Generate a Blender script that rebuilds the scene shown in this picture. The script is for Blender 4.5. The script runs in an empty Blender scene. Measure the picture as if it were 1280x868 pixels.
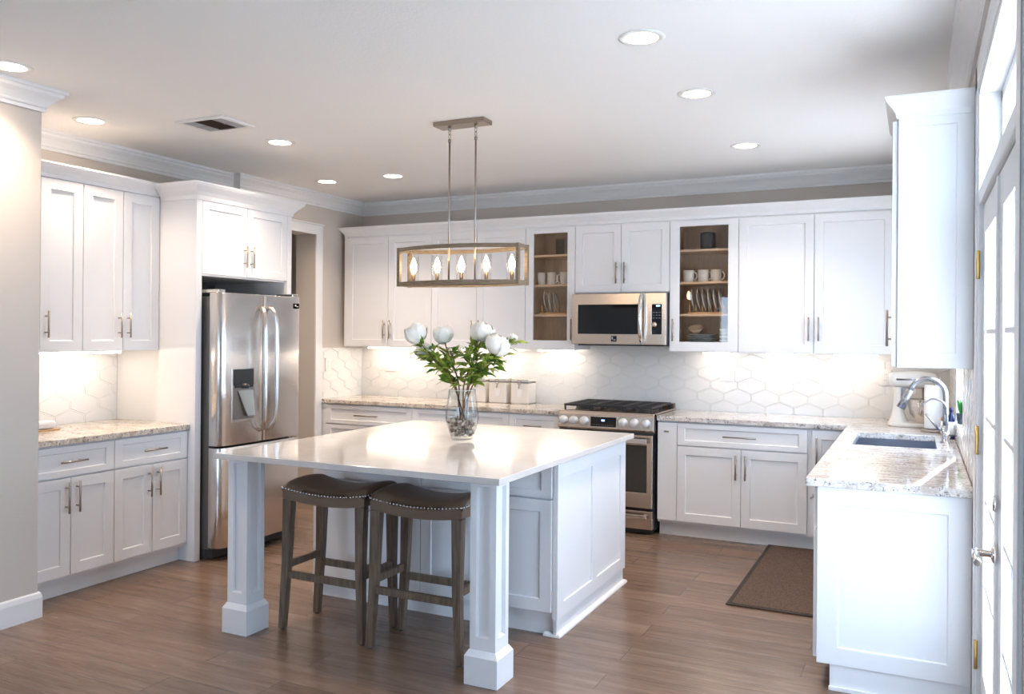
import bpy, bmesh, math, random
from mathutils import Vector, Matrix
random.seed(7)
S = bpy.context.scene
COL = S.collection
R = math.radians

# ------------------------------------------------------------------ camera
FPX, YAW, PITCH, ROLL, CAMH, PY = 1049.45, 25.7903, 0.0923, 0.4422, 1.5268, -17.6
cam_d = bpy.data.cameras.new('camera'); cam = bpy.data.objects.new('camera', cam_d); COL.objects.link(cam)
y_, p_, r_ = R(YAW), R(PITCH), R(ROLL)
fw = Vector((-math.sin(y_)*math.cos(p_), math.cos(y_)*math.cos(p_), math.sin(p_)))
rt = Vector((math.cos(y_), math.sin(y_), 0)); up = rt.cross(fw)
r2 = math.cos(r_)*rt + math.sin(r_)*up; u2 = math.cos(r_)*up - math.sin(r_)*rt
M4 = Matrix((r2, u2, -fw)).transposed().to_4x4(); M4.translation = Vector((0, 0, CAMH))
cam.matrix_world = M4
cam_d.sensor_fit = 'HORIZONTAL'; cam_d.sensor_width = 36; cam_d.lens = 36*FPX/1280
cam_d.shift_y = PY/1280; cam_d.clip_start = 0.02; cam_d.clip_end = 200
S.camera = cam

# ------------------------------------------------------------------ light, world, exposure
S.view_settings.view_transform = 'Standard'; S.view_settings.look = 'None'
S.view_settings.gamma = 1; S.view_settings.use_curve_mapping = False
S.view_settings.exposure = 0.96
SKY = (0.54, 0.74, 1.0); SKY_STRENGTH = 6.0
W = bpy.data.worlds.new('sky'); S.world = W; W.use_nodes = True
bg = W.node_tree.nodes['Background']; bg.inputs[0].default_value = (*SKY, 1); bg.inputs[1].default_value = SKY_STRENGTH
sun_d = bpy.data.lights.new('sun', 'SUN'); sun_d.energy = 15.0; sun_d.angle = R(.5); sun_d.color = (1, .95, .88)
sun = bpy.data.objects.new('sun', sun_d); COL.objects.link(sun)
sun.rotation_euler = Vector((-.186, -1, -math.tan(R(29))*1.017)).to_track_quat('-Z', 'Y').to_euler()
sun.location = (3, 12, 8)
def portal(name, loc, rot, sx, sy):
    d = bpy.data.lights.new(name, 'AREA'); d.shape = 'RECTANGLE'; d.size = sx; d.size_y = sy
    d.cycles.is_portal = True
    o = bpy.data.objects.new(name, d); COL.objects.link(o); o.location = loc; o.rotation_euler = rot
LAMP_E = 14.0      # glow of a downlight's lens
LAMP_W = 4.6       # watts of a downlight's beam
BAR_E = 14.5       # under-cabinet bars
BULB_E = 24.0

# ------------------------------------------------------------------ materials
MATS = {}
def mat(name, col, rough=.5, metal=0., coat=0., emis=None, es=0., spec=.5, aniso=0.):
    m = bpy.data.materials.new(name); m.use_nodes = True
    b = m.node_tree.nodes['Principled BSDF']
    b.inputs['Base Color'].default_value = (*col, 1); b.inputs['Roughness'].default_value = rough
    b.inputs['Metallic'].default_value = metal; b.inputs['Coat Weight'].default_value = coat
    b.inputs['Specular IOR Level'].default_value = spec
    b.inputs['Anisotropic'].default_value = aniso
    if emis: b.inputs['Emission Color'].default_value = (*emis, 1); b.inputs['Emission Strength'].default_value = es
    MATS[name] = m
    return m
def nodes(m): return m.node_tree.nodes, m.node_tree.links, m.node_tree.nodes['Principled BSDF']
def texco(N, L, scale, kind='Object'):
    t = N.new('ShaderNodeTexCoord'); mp = N.new('ShaderNodeMapping'); mp.inputs['Scale'].default_value = scale
    L.new(t.outputs[kind], mp.inputs[0]); return mp.outputs[0]
def geo_pos(N, L, scale):
    t = N.new('ShaderNodeNewGeometry'); mp = N.new('ShaderNodeMapping'); mp.inputs['Scale'].default_value = scale
    L.new(t.outputs['Position'], mp.inputs[0]); return mp.outputs[0]
def ramp(N, L, fac, stops):
    r = N.new('ShaderNodeValToRGB'); e = r.color_ramp.elements
    while len(e) < len(stops): e.new(.5)
    for k, (p, c) in enumerate(stops): e[k].position = p; e[k].color = (*c, 1)
    L.new(fac, r.inputs[0]); return r.outputs[0]
def noise(N, L, vec, scale, detail=4, rough=.5, dist=0):
    n = N.new('ShaderNodeTexNoise'); n.inputs['Scale'].default_value = scale; n.inputs['Detail'].default_value = detail
    n.inputs['Roughness'].default_value = rough; n.inputs['Distortion'].default_value = dist
    L.new(vec, n.inputs['Vector']); return n.outputs['Fac']
def mixc(N, L, fac, a, b, mode='MIX'):
    x = N.new('ShaderNodeMix'); x.data_type = 'RGBA'; x.blend_type = mode
    if hasattr(fac, 'links'): L.new(fac, x.inputs[0])
    else: x.inputs[0].default_value = fac
    for k, v in ((6, a), (7, b)):
        if hasattr(v, 'links'): L.new(v, x.inputs[k])
        else: x.inputs[k].default_value = (*v, 1)
    return x.outputs[2]
def bump(N, L, b, h, strength=.2, dist=.01):
    n = N.new('ShaderNodeBump'); n.inputs['Strength'].default_value = strength; n.inputs['Distance'].default_value = dist
    L.new(h, n.inputs['Height']); L.new(n.outputs[0], b.inputs['Normal'])

WHITE = mat('white_cabinet_paint', (.80, .80, .81), .32)
TRIMW = mat('white_trim_paint', (.80, .80, .80), .38)
WALL = mat('greige_wall_paint', (.60, .545, .49), .75)
N, L, b = nodes(WALL); bump(N, L, b, noise(N, L, geo_pos(N, L, (1, 1, 1)), 160, 3), .12, .004)
CEIL = mat('ceiling_paint', (.86, .845, .83), .85)
N, L, b = nodes(CEIL); bump(N, L, b, noise(N, L, geo_pos(N, L, (1, 1, 1)), 70, 3), .18, .006)
HALL = mat('dark_slate_blue', (.10, .13, .18), .8)  # one dark blue-grey over the hall walls, so the doorway gap reads dark
TILE = mat('white_glazed_tile', (.80, .795, .78), .16)
GROUT = mat('grout', (.80, .79, .77), .8)
STEEL = mat('brushed_steel', (.72, .68, .645), .24, 1, aniso=.5)
N, L, b = nodes(STEEL)
f = noise(N, L, geo_pos(N, L, (3, 3, 300)), 4, 2)
rr = N.new('ShaderNodeMapRange'); L.new(f, rr.inputs[0]); rr.inputs[3].default_value = .17; rr.inputs[4].default_value = .30
L.new(rr.outputs[0], b.inputs['Roughness'])
WARMSTEEL = mat('warm_steel', (.66, .56, .48), .24, 1)
NICKEL = mat('brushed_nickel', (.40, .36, .32), .3, 1)
CHROME = mat('chrome', (.75, .75, .76), .08, 1)
FAUC = mat('satin_steel', (.42, .44, .48), .25, 1)
BRASS = mat('brass', (.62, .42, .14), .3, 1)
DARK = mat('dark_grey_plastic', (.03, .032, .035), .4)
BLACKGL = mat('black_glass', (.006, .006, .007), .06)
IRON = mat('cast_iron', (.03, .03, .033), .5)
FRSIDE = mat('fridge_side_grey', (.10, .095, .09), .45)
MAPLE = mat('maple_interior', (.46, .30, .17), .5)
N, L, b = nodes(MAPLE)
c = ramp(N, L, noise(N, L, geo_pos(N, L, (30, 3, 3)), 3, 5, .6), [(.3, (.58, .42, .29)), (.7, (.72, .55, .40))]); L.new(c, b.inputs['Base Color'])
SHELF = mat('pale_maple_shelf', (.80, .60, .42), .45)
GLAZE = mat('white_glaze', (.82, .82, .82), .15)
PORC = mat('warm_white_ceramic', (.78, .74, .69), .25)
QUARTZ = mat('white_quartz', (.66, .62, .585), .10, coat=.3)
N, L, b = nodes(QUARTZ)
c = ramp(N, L, noise(N, L, geo_pos(N, L, (1, 1, 1)), 3.2, 6, .6, .8), [(.3, (.61, .57, .535)), (.62, (.68, .64, .605))]); L.new(c, b.inputs['Base Color'])
def granite(name, base, mid, dark, dens):
    m = mat(name, base, .10); N, L, b = nodes(m)
    v = geo_pos(N, L, (1, 1, 1)); vs = geo_pos(N, L, (1.0, 2.6, 2.0))
    c1 = ramp(N, L, noise(N, L, vs, 9, 8, .65, .4), [(.32, mid), (.56, base)])
    d = ramp(N, L, noise(N, L, v, 85, 4, .7), [(dens, (1, 1, 1)), (dens+.06, (0, 0, 0))])
    e = ramp(N, L, noise(N, L, vs, 14, 5, .6), [(.40, (0, 0, 0)), (.60, (1, 1, 1))])
    f = mixc(N, L, 1., d, e, 'MULTIPLY')
    c2 = mixc(N, L, f, c1, dark)
    g = ramp(N, L, noise(N, L, vs, 40, 5, .7), [(.36, (1, 1, 1)), (.44, (0, 0, 0))])
    h = mixc(N, L, .5, (0, 0, 0), g)
    L.new(mixc(N, L, h, c2, mid), b.inputs['Base Color']); return m
GRAN = granite('speckled_granite', (.74, .67, .59), (.36, .27, .19), (.05, .035, .03), .42)
GRANL = granite('pale_speckled_granite', (.76, .73, .70), (.42, .35, .30), (.07, .07, .10), .42)

FLOOR = mat('wood_plank_floor', (.3, .2, .15), .3); N, L, b = nodes(FLOOR)
v = geo_pos(N, L, (1, 1, 1))
br = N.new('ShaderNodeTexBrick'); br.inputs['Scale'].default_value = 1; br.inputs['Brick Width'].default_value = 1.25
br.inputs['Row Height'].default_value = .18; br.inputs['Mortar Size'].default_value = .0016; br.offset = .37
br.inputs['Color1'].default_value = (0, 0, 0, 1); br.inputs['Color2'].default_value = (1, 1, 1, 1); br.inputs['Mortar'].default_value = (.5, .5, .5, 1)
L.new(v, br.inputs['Vector'])
add = N.new('ShaderNodeVectorMath'); add.operation = 'MULTIPLY_ADD'
L.new(br.outputs['Color'], add.inputs[0]); add.inputs[1].default_value = (3.1, 7.7, 0); L.new(geo_pos(N, L, (1.0, 11, 1)), add.inputs[2])
g1 = noise(N, L, add.outputs[0], 1.6, 8, .68, .5); g2 = noise(N, L, add.outputs[0], 7, 6, .7, .2)
c = ramp(N, L, g1, [(.25, (.095, .056, .037)), (.5, (.175, .111, .077)), (.75, (.27, .186, .137))])
c = mixc(N, L, .35, c, ramp(N, L, g2, [(.3, (.10, .062, .042)), (.7, (.28, .192, .142))]))
tone = ramp(N, L, br.outputs['Color'], [(0, (.82, .82, .82)), (1, (1.12, 1.12, 1.12))])
c = mixc(N, L, 1., c, tone, 'MULTIPLY')
c = mixc(N, L, br.outputs['Fac'], c, (.08, .05, .036)); L.new(c, b.inputs['Base Color'])
rr = N.new('ShaderNodeMapRange'); L.new(g2, rr.inputs[0]); rr.inputs[3].default_value = .17; rr.inputs[4].default_value = .32; L.new(rr.outputs[0], b.inputs['Roughness'])
bump(N, L, b, g2, .06, .004)

STOOLW = mat('grey_brown_oak', (.10, .075, .055), .5); N, L, b = nodes(STOOLW)
c = ramp(N, L, noise(N, L, geo_pos(N, L, (30, 30, 3)), 2, 5, .6), [(.3, (.095, .064, .042)), (.7, (.22, .155, .105))]); L.new(c, b.inputs['Base Color'])
LEATH = mat('brown_leather', (.19, .125, .083), .38); N, L, b = nodes(LEATH); bump(N, L, b, noise(N, L, geo_pos(N, L, (1, 1, 1)), 220, 3), .15, .002)
PENDW = mat('weathered_wood_grey', (.2, .16, .12), .6); N, L, b = nodes(PENDW)
c = ramp(N, L, noise(N, L, geo_pos(N, L, (4, 20, 40)), 4, 6, .65), [(.3, (.13, .092, .055)), (.7, (.29, .215, .14))]); L.new(c, b.inputs['Base Color'])
MATM = mat('brown_mat', (.10, .065, .05), .9); N, L, b = nodes(MATM)
n1 = noise(N, L, geo_pos(N, L, (1, 1, 1)), 140, 3, .7)
c = ramp(N, L, n1, [(.35, (.045, .028, .021)), (.65, (.16, .105, .08))]); L.new(c, b.inputs['Base Color']); bump(N, L, b, n1, .5, .006)
MATE = mat('dark_mat_edge', (.03, .022, .02), .8)
STEM = mat('stem_brown', (.17, .085, .04), .6)
LEAF = mat('leaf_green', (.12, .22, .03), .45); N, L, b = nodes(LEAF)
c = ramp(N, L, noise(N, L, geo_pos(N, L, (1, 1, 1)), 16, 2), [(.33, (.05, .15, .015)), (.48, (.17, .29, .03)), (.64, (.42, .48, .08))]); L.new(c, b.inputs['Base Color'])
b.inputs['Subsurface Weight'].default_value = .0
PETAL = mat('cream_petal', (.90, .88, .82), .6)
PLANTG = mat('fresh_green', (.05, .26, .05), .5)
PEB = mat('river_pebble', (.36, .27, .2), .4); N, L, b = nodes(PEB)
c = ramp(N, L, noise(N, L, geo_pos(N, L, (1, 1, 1)), 38, 1), [(.34, (.12, .07, .05)), (.5, (.42, .32, .24)), (.66, (.60, .53, .46))]); L.new(c, b.inputs['Base Color'])
AMBER = mat('amber_bottle', (.35, .12, .02), .15); BLUE = mat('blue_bottle', (.008, .014, .09), .15)
PAPER = mat('white_paper', (.86, .86, .86), .9)
DKCER = mat('dark_slate_ceramic', (.03, .04, .05), .2)
RACKW = mat('beech_rack', (.62, .36, .17), .5)
PLASTW = mat('white_plastic', (.80, .79, .77), .35)
SINKM = mat('stainless_sink', (.42, .46, .54), .3, 1)
CHAM = mat('exterior_paving', (.74, .73, .72), .8)
VENTD = mat('vent_dark', (.10, .075, .055), .7)
def emit(name, col, s):
    m = bpy.data.materials.new(name); m.use_nodes = True; n = m.node_tree.nodes; l = m.node_tree.links
    n.remove(n['Principled BSDF']); e = n.new('ShaderNodeEmission'); e.inputs[0].default_value = (*col, 1); e.inputs[1].default_value = s
    l.new(e.outputs[0], n['Material Output'].inputs[0]); return m
E_LAMP = emit('lamp_glow', (1, .80, .62), LAMP_E); E_BAR = emit('bar_glow', (1, .84, .68), BAR_E); E_BULB = emit('bulb_glow', (1, .74, .46), BULB_E)
E_DISP = emit('display_blue', (.25, .55, 1), 3.)
def glass(name, tint=(1, 1, 1), refl=.5):
    m = bpy.data.materials.new(name); m.use_nodes = True; n = m.node_tree.nodes; l = m.node_tree.links
    n.remove(n['Principled BSDF']); t = n.new('ShaderNodeBsdfTransparent'); t.inputs[0].default_value = (*tint, 1)
    g = n.new('ShaderNodeBsdfGlossy'); g.inputs['Roughness'].default_value = .02
    lw = n.new('ShaderNodeLayerWeight'); lw.inputs[0].default_value = .5; pw = n.new('ShaderNodeMath'); pw.operation = 'POWER'; l.new(lw.outputs['Facing'], pw.inputs[0]); pw.inputs[1].default_value = 4
    ma = n.new('ShaderNodeMath'); ma.operation = 'MULTIPLY_ADD'; l.new(pw.outputs[0], ma.inputs[0]); ma.inputs[1].default_value = refl; ma.inputs[2].default_value = .035
    mx = n.new('ShaderNodeMixShader'); l.new(ma.outputs[0], mx.inputs[0]); l.new(t.outputs[0], mx.inputs[1]); l.new(g.outputs[0], mx.inputs[2])
    l.new(mx.outputs[0], n['Material Output'].inputs[0]); return m
PANE = glass('window_glass', (1, 1, 1), .25); CABGL = glass('cabinet_glass', (.93, .91, .88), .4); VASEGL = glass('clear_glass', (.94, .955, .96), .8)
SHADEGL = glass('shade_glass', (.98, .98, .98), .3)

# ------------------------------------------------------------------ mesh helpers
class Fr:
    """local (u, n, z) -> world; u along the front, n outward"""
    def __init__(s, o, u, n): s.o = o; s.u = u; s.n = n
    def __call__(s, u, n, z): return (s.o[0]+s.u[0]*u+s.n[0]*n, s.o[1]+s.u[1]*u+s.n[1]*n, z)
ID = Fr((0, 0), (1, 0), (0, 1))
class MB:
    def __init__(s): s.v = []; s.f = []; s.sm = []; s.mi = []; s.cur = 0
    def poly(s, pts, sm=False):
        k = len(s.v); s.v += [tuple(p) for p in pts]; s.f.append(tuple(range(k, k+len(pts)))); s.sm.append(sm); s.mi.append(s.cur)
    def add(s, pts, faces, sm=False):
        k = len(s.v); s.v += [tuple(p) for p in pts]
        for f in faces: s.f.append(tuple(k+i for i in f)); s.sm.append(sm); s.mi.append(s.cur)
    def box(s, u0, u1, n0, n1, z0, z1, F=ID):
        P = [F(u, n, z) for z in (z0, z1) for n in (n0, n1) for u in (u0, u1)]
        s.add(P, [(0, 1, 3, 2), (4, 6, 7, 5), (0, 4, 5, 1), (2, 3, 7, 6), (0, 2, 6, 4), (1, 5, 7, 3)]); return s
    def frustum(s, c0, a0, b0, c1, a1, b1):
        P = [(c[0]+i*a, c[1]+j*bb, c[2]) for c, a, bb in ((c0, a0, b0), (c1, a1, b1)) for i, j in ((-1, -1), (1, -1), (1, 1), (-1, 1))]
        s.add(P, [(3, 2, 1, 0), (4, 5, 6, 7)]+[(k, (k+1) % 4, 4+(k+1) % 4, 4+k) for k in range(4)]); return s
    def shaker(s, u0, u1, z0, z1, n, t=.02, rail=.06, rec=.009, F=ID, railz=None):
        rz = railz or rail
        def ring(a, bz, nn): return [F(u0+a, nn, z0+bz), F(u1-a, nn, z0+bz), F(u1-a, nn, z1-bz), F(u0+a, nn, z1-bz)]
        P = ring(0, 0, n-t)+ring(0, 0, n)+ring(rail, rz, n)+ring(rail+.003, rz+.003, n-rec)
        fs = [(3, 2, 1, 0), (12, 13, 14, 15)]
        for q in range(3): fs += [(4*q+k, 4*q+(k+1) % 4, 4*q+4+(k+1) % 4, 4*q+4+k) for k in range(4)]
        s.add(P, fs); return s
    def prism(s, poly, z0, z1, F=ID, sm=False):
        n = len(poly); P = [F(a, bb, z0) for a, bb in poly]+[F(a, bb, z1) for a, bb in poly]
        k = len(s.v); s.v += P
        s.f += [tuple(k+i for i in reversed(range(n))), tuple(k+n+i for i in range(n))]; s.sm += [False]*2; s.mi += [s.cur]*2
        for i in range(n): s.f.append((k+i, k+(i+1) % n, k+n+(i+1) % n, k+n+i)); s.sm.append(sm); s.mi.append(s.cur)
        return s
    def lathe(s, prof, c=(0, 0, 0), seg=24, M=None, sm=True):
        k = len(s.v); n = len(prof)
        for r, z in prof:
            for i in range(seg):
                a = 2*math.pi*i/seg; p = Vector((r*math.cos(a), r*math.sin(a), z))
                if M: p = M @ p
                s.v.append((p.x+c[0], p.y+c[1], p.z+c[2]))
        for j in range(n-1):
            for i in range(seg):
                s.f.append((k+j*seg+i, k+j*seg+(i+1) % seg, k+(j+1)*seg+(i+1) % seg, k+(j+1)*seg+i)); s.sm.append(sm); s.mi.append(s.cur)
        return s
    def tube(s, pts, r, seg=10, cap=True, closed=False, sm=True):
        pts = [Vector(p) for p in pts]; n = len(pts); rs = r if isinstance(r, (list, tuple)) else [r]*n
        k = len(s.v); prev = None
        for i, p in enumerate(pts):
            if closed: t = pts[(i+1) % n]-pts[i-1]
            else: t = pts[min(i+1, n-1)]-pts[max(i-1, 0)]
            t.normalize()
            if prev is None:
                a = Vector((0, 0, 1)) if abs(t.z) < .9 else Vector((1, 0, 0)); x = t.cross(a).normalized()
            else: x = (prev-t*prev.dot(t)).normalized()
            prev = x; y = t.cross(x)
            for j in range(seg):
                a = 2*math.pi*(j+.5)/seg; q = p+(x*math.cos(a)+y*math.sin(a))*rs[i]; s.v.append(tuple(q))
        m = n if closed else n-1
        for i in range(m):
            for j in range(seg):
                i2 = (i+1) % n
                s.f.append((k+i*seg+j, k+i*seg+(j+1) % seg, k+i2*seg+(j+1) % seg, k+i2*seg+j)); s.sm.append(sm); s.mi.append(s.cur)
        if cap and not closed:
            s.f.append(tuple(k+j for j in reversed(range(seg)))); s.f.append(tuple(k+(n-1)*seg+j for j in range(seg))); s.sm += [False]*2; s.mi += [s.cur]*2
        return s
    def sweep(s, path, prof, side=1, closed=False):
        """profile (out, z) along a plan polyline, mitred; out = to the left of travel if side=1"""
        n = len(path); k = len(s.v); m = len(prof)
        for i, p in enumerate(path):
            p = Vector(p)
            d0 = (p-Vector(path[i-1])).normalized() if (i > 0 or closed) else None
            d1 = (Vector(path[(i+1) % n])-p).normalized() if (i < n-1 or closed) else None
            if d0 is None: d0 = d1
            if d1 is None: d1 = d0
            n0 = Vector((-d0.y, d0.x))*side; n1 = Vector((-d1.y, d1.x))*side
            mv = (n0+n1); mv = mv/(mv.dot(n0)) if mv.length > 1e-6 else n0
            for o, z in prof: s.v.append((p.x+mv.x*o, p.y+mv.y*o, z))
        for i in range(n if closed else n-1):
            i2 = (i+1) % n
            for j in range(m):
                s.f.append((k+i*m+j, k+i*m+(j+1) % m, k+i2*m+(j+1) % m, k+i2*m+j)); s.sm.append(False); s.mi.append(s.cur)
        if not closed:
            s.f.append(tuple(k+j for j in range(m))); s.f.append(tuple(k+(n-1)*m+j for j in reversed(range(m)))); s.sm += [False]*2; s.mi += [s.cur]*2
        return s
    def cells(s, us, ws, hole, n0, n1, F=ID, flat=False):
        """slab on a grid of (u, w) cells with the cells in hole left out; upright (w = z) or flat (w = y, n = z)"""
        P = (lambda u, w, n: (u, w, n)) if flat else (lambda u, w, n: F(u, n, w))
        A = len(us)-1; B = len(ws)-1; ok = lambda i, j: 0 <= i < A and 0 <= j < B and (i, j) not in hole
        for i in range(A):
            for j in range(B):
                if not ok(i, j): continue
                a, bb, c, d = us[i], us[i+1], ws[j], ws[j+1]
                for n in (n0, n1): s.poly([P(a, c, n), P(bb, c, n), P(bb, d, n), P(a, d, n)])
                if not ok(i-1, j): s.poly([P(a, c, n0), P(a, d, n0), P(a, d, n1), P(a, c, n1)])
                if not ok(i+1, j): s.poly([P(bb, c, n0), P(bb, d, n0), P(bb, d, n1), P(bb, c, n1)])
                if not ok(i, j-1): s.poly([P(a, c, n0), P(bb, c, n0), P(bb, c, n1), P(a, c, n1)])
                if not ok(i, j+1): s.poly([P(a, d, n0), P(bb, d, n0), P(bb, d, n1), P(a, d, n1)])
        return s
    def build(s, name, m, parent=None, bevel=0, base=None, subsurf=0):
        root = parent
        while root is not None and root.parent is not None: root = root.parent
        inv = Matrix.Identity(4)
        if root is not None: inv = root.matrix_basis.inverted()
        me = bpy.data.meshes.new(name)
        vs = [inv @ Vector(v) for v in s.v]
        if parent is None:
            if base is None:
                xs = [v.x for v in vs]; ys = [v.y for v in vs]; zs = [v.z for v in vs]
                base = ((min(xs)+max(xs))/2, (min(ys)+max(ys))/2, min(zs))
            vs = [v-Vector(base) for v in vs]
        me.from_pydata([tuple(v) for v in vs], [], s.f)
        me.polygons.foreach_set('use_smooth', s.sm)
        ms = m if isinstance(m, (list, tuple)) else [m]
        for x in ms: me.materials.append(x)
        if len(ms) > 1: me.polygons.foreach_set('material_index', s.mi)
        bm = bmesh.new(); bm.from_mesh(me); bmesh.ops.remove_doubles(bm, verts=bm.verts, dist=1e-5)
        bmesh.ops.recalc_face_normals(bm, faces=bm.faces); bm.to_mesh(me); bm.free()
        o = bpy.data.objects.new(name, me); COL.objects.link(o)
        if parent is not None: o.parent = parent
        else: o.location = base
        if bevel:
            q = o.modifiers.new('bevel', 'BEVEL'); q.width = bevel; q.segments = 2; q.limit_method = 'ANGLE'; q.angle_limit = R(40)
            q.harden_normals = False
        if subsurf:
            q = o.modifiers.new('sub', 'SUBSURF'); q.levels = subsurf; q.render_levels = subsurf
        return o
def tag(o, label=None, cat=None, group=None, kind=None):
    if label: o['label'] = label
    if cat: o['category'] = cat
    if group: o['group'] = group
    if kind: o['kind'] = kind
    return o
def thing(name, label, cat, loc, group=None, rz=0):
    o = bpy.data.objects.new(name, None); COL.objects.link(o); o.location = loc; o.rotation_euler = (0, 0, rz)
    o.empty_display_size = .05; bpy.context.view_layer.update()
    return tag(o, label, cat, group)
def struct(name, mb, m, label=None, bevel=0, parent=None):
    o = mb.build(name, m, parent, bevel)
    if parent is None: tag(o, label, None, None, 'structure')
    return o
def dup(src, loc, label=None, rz=None):
    r = src.copy(); COL.objects.link(r); r.location = loc
    if rz is not None: r.rotation_euler = (0, 0, rz)
    if label: r['label'] = label
    for ch in list(src.children):
        c = ch.copy(); COL.objects.link(c); c.parent = r
        for g in list(ch.children):
            d = g.copy(); COL.objects.link(d); d.parent = c
    return r

# ------------------------------------------------------------------ key dimensions (metres; camera stands above the origin)
YB = 6.887; XL = -4.99; XLR = -5.06; XR = .215; XNEAR = -4.2085; YNEAR = 2.933; CZ = 2.808; YF = -2.6
ZC = .9135; CT = .036

# ------------------------------------------------------------------ room shell
mb = MB(); mb.box(-7, XR+.25, YF-.2, YB+.2, -.12, 0); struct('floor', mb, FLOOR, 'wood plank floor with brown grain')
mb = MB(); mb.box(-7, XR+.25, YF-.2, YB+.2, CZ, CZ+.12); struct('ceiling', mb, CEIL, 'flat pale ceiling with recessed lights')
mb = MB(); mb.box(-7, XR+.25, YB, YB+.15, 0, CZ); struct('wall_back', mb, WALL)
mb = MB(); mb.box(-5.3, XNEAR, YF, YNEAR, 0, CZ); struct('wall_left_near', mb, WALL, bevel=.006)
mb = MB(); mb.box(-5.3, XLR, YNEAR, 5.20, 0, CZ); struct('wall_left_recess', mb, WALL)
FL = Fr((XL, 0), (0, 1), (1, 0))
mb = MB(); mb.cells([5.20, 5.27, 6.16, YB], [0, 2.437, CZ], {(1, 0)}, -.225, 0, FL); struct('wall_left', mb, WALL)
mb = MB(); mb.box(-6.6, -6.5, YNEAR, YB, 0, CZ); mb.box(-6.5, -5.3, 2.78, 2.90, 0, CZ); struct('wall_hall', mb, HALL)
FR_ = Fr((XR, 0), (0, 1), (-1, 0))          # right wall, n into the room
WY0, WY1, WZ0, WZ1 = 4.94, 5.87, 1.01, 2.25
DY0, DY1 = 2.28, 3.74
mb = MB(); mb.cells([YF, DY0, DY1, WY0, WY1, YB], [0, WZ0, WZ1, 2.50, CZ], {(1, 0), (1, 1), (1, 2), (3, 1)}, -.14, 0, FR_)
struct('wall_right', mb, WALL)
mb = MB(); mb.cells([XNEAR, -3.3, -1.5, XR], [0, .75, 2.25, CZ], {(1, 1)}, -.15, 0, Fr((0, YF), (1, 0), (0, 1))); struct('wall_front', mb, WALL)
mb = MB(); mb.box(-14, 14, -16, 18, -.2, -.125); struct('ground_outside', mb, CHAM)
portal('front_portal', (-2.4, YF-.1, 1.5), (R(90), 0, 0), 1.8, 1.5)
portal('door_portal', (XR+.13, (DY0+DY1)/2, 1.25), (0, R(90), 0), 2.5, 1.46)
portal('window_portal', (XR+.13, (WY0+WY1)/2, 1.63), (0, R(90), 0), 1.24, .93)

# crown mouldings
CR = [(0, -.118), (.012, -.118), (.012, -.100), (.020, -.094), (.024, -.082), (.045, -.055), (.072, -.036), (.078, -.022), (.092, -.018), (.092, -.004), (.092, 0), (0, 0)]
crown = lambda: [(o, CZ+z) for o, z in CR]
mb = MB(); mb.sweep([(XNEAR-.8, YNEAR), (XNEAR, YNEAR), (XNEAR, YF)], crown(), 1); struct('trim_1', mb, TRIMW, 'white crown moulding on the near grey wall')
mb = MB(); mb.sweep([(XLR, 5.20), (XLR, YNEAR)], crown(), 1); struct('trim_2', mb, TRIMW)
mb = MB(); mb.sweep([(XR, DY1+.1), (XR, YB), (XL, YB), (XL, 5.20), (XLR-.05, 5.20)], crown(), 1); struct('trim_3', mb, TRIMW)
mb = MB(); mb.sweep([(XR, YF), (XR, DY1+.1)], crown(), 1); struct('trim_4', mb, TRIMW)
BP = [(0, 0), (.016, 0), (.016, .105), (.011, .128), (.006, .135), (0, .135)]
mb = MB(); mb.sweep([(XNEAR-.3, YNEAR), (XNEAR, YNEAR), (XNEAR, YF)], BP, 1); struct('baseboard_left', mb, TRIMW, 'white baseboard along the near grey wall')
# doorway casing and jamb beside the refrigerator
mb = MB()
mb.box(6.155, 6.248, 0, .018, 0, 2.437, FL); mb.box(5.18, 5.275, 0, .018, 0, 2.437, FL); mb.box(5.18, 6.248, 0, .018, 2.43, 2.515, FL); mb.box(5.165, 6.258, 0, .024, 2.515, 2.53, FL)
struct('trim_5', mb, TRIMW, 'white casing of the doorway beside the refrigerator', bevel=.003)

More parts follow.
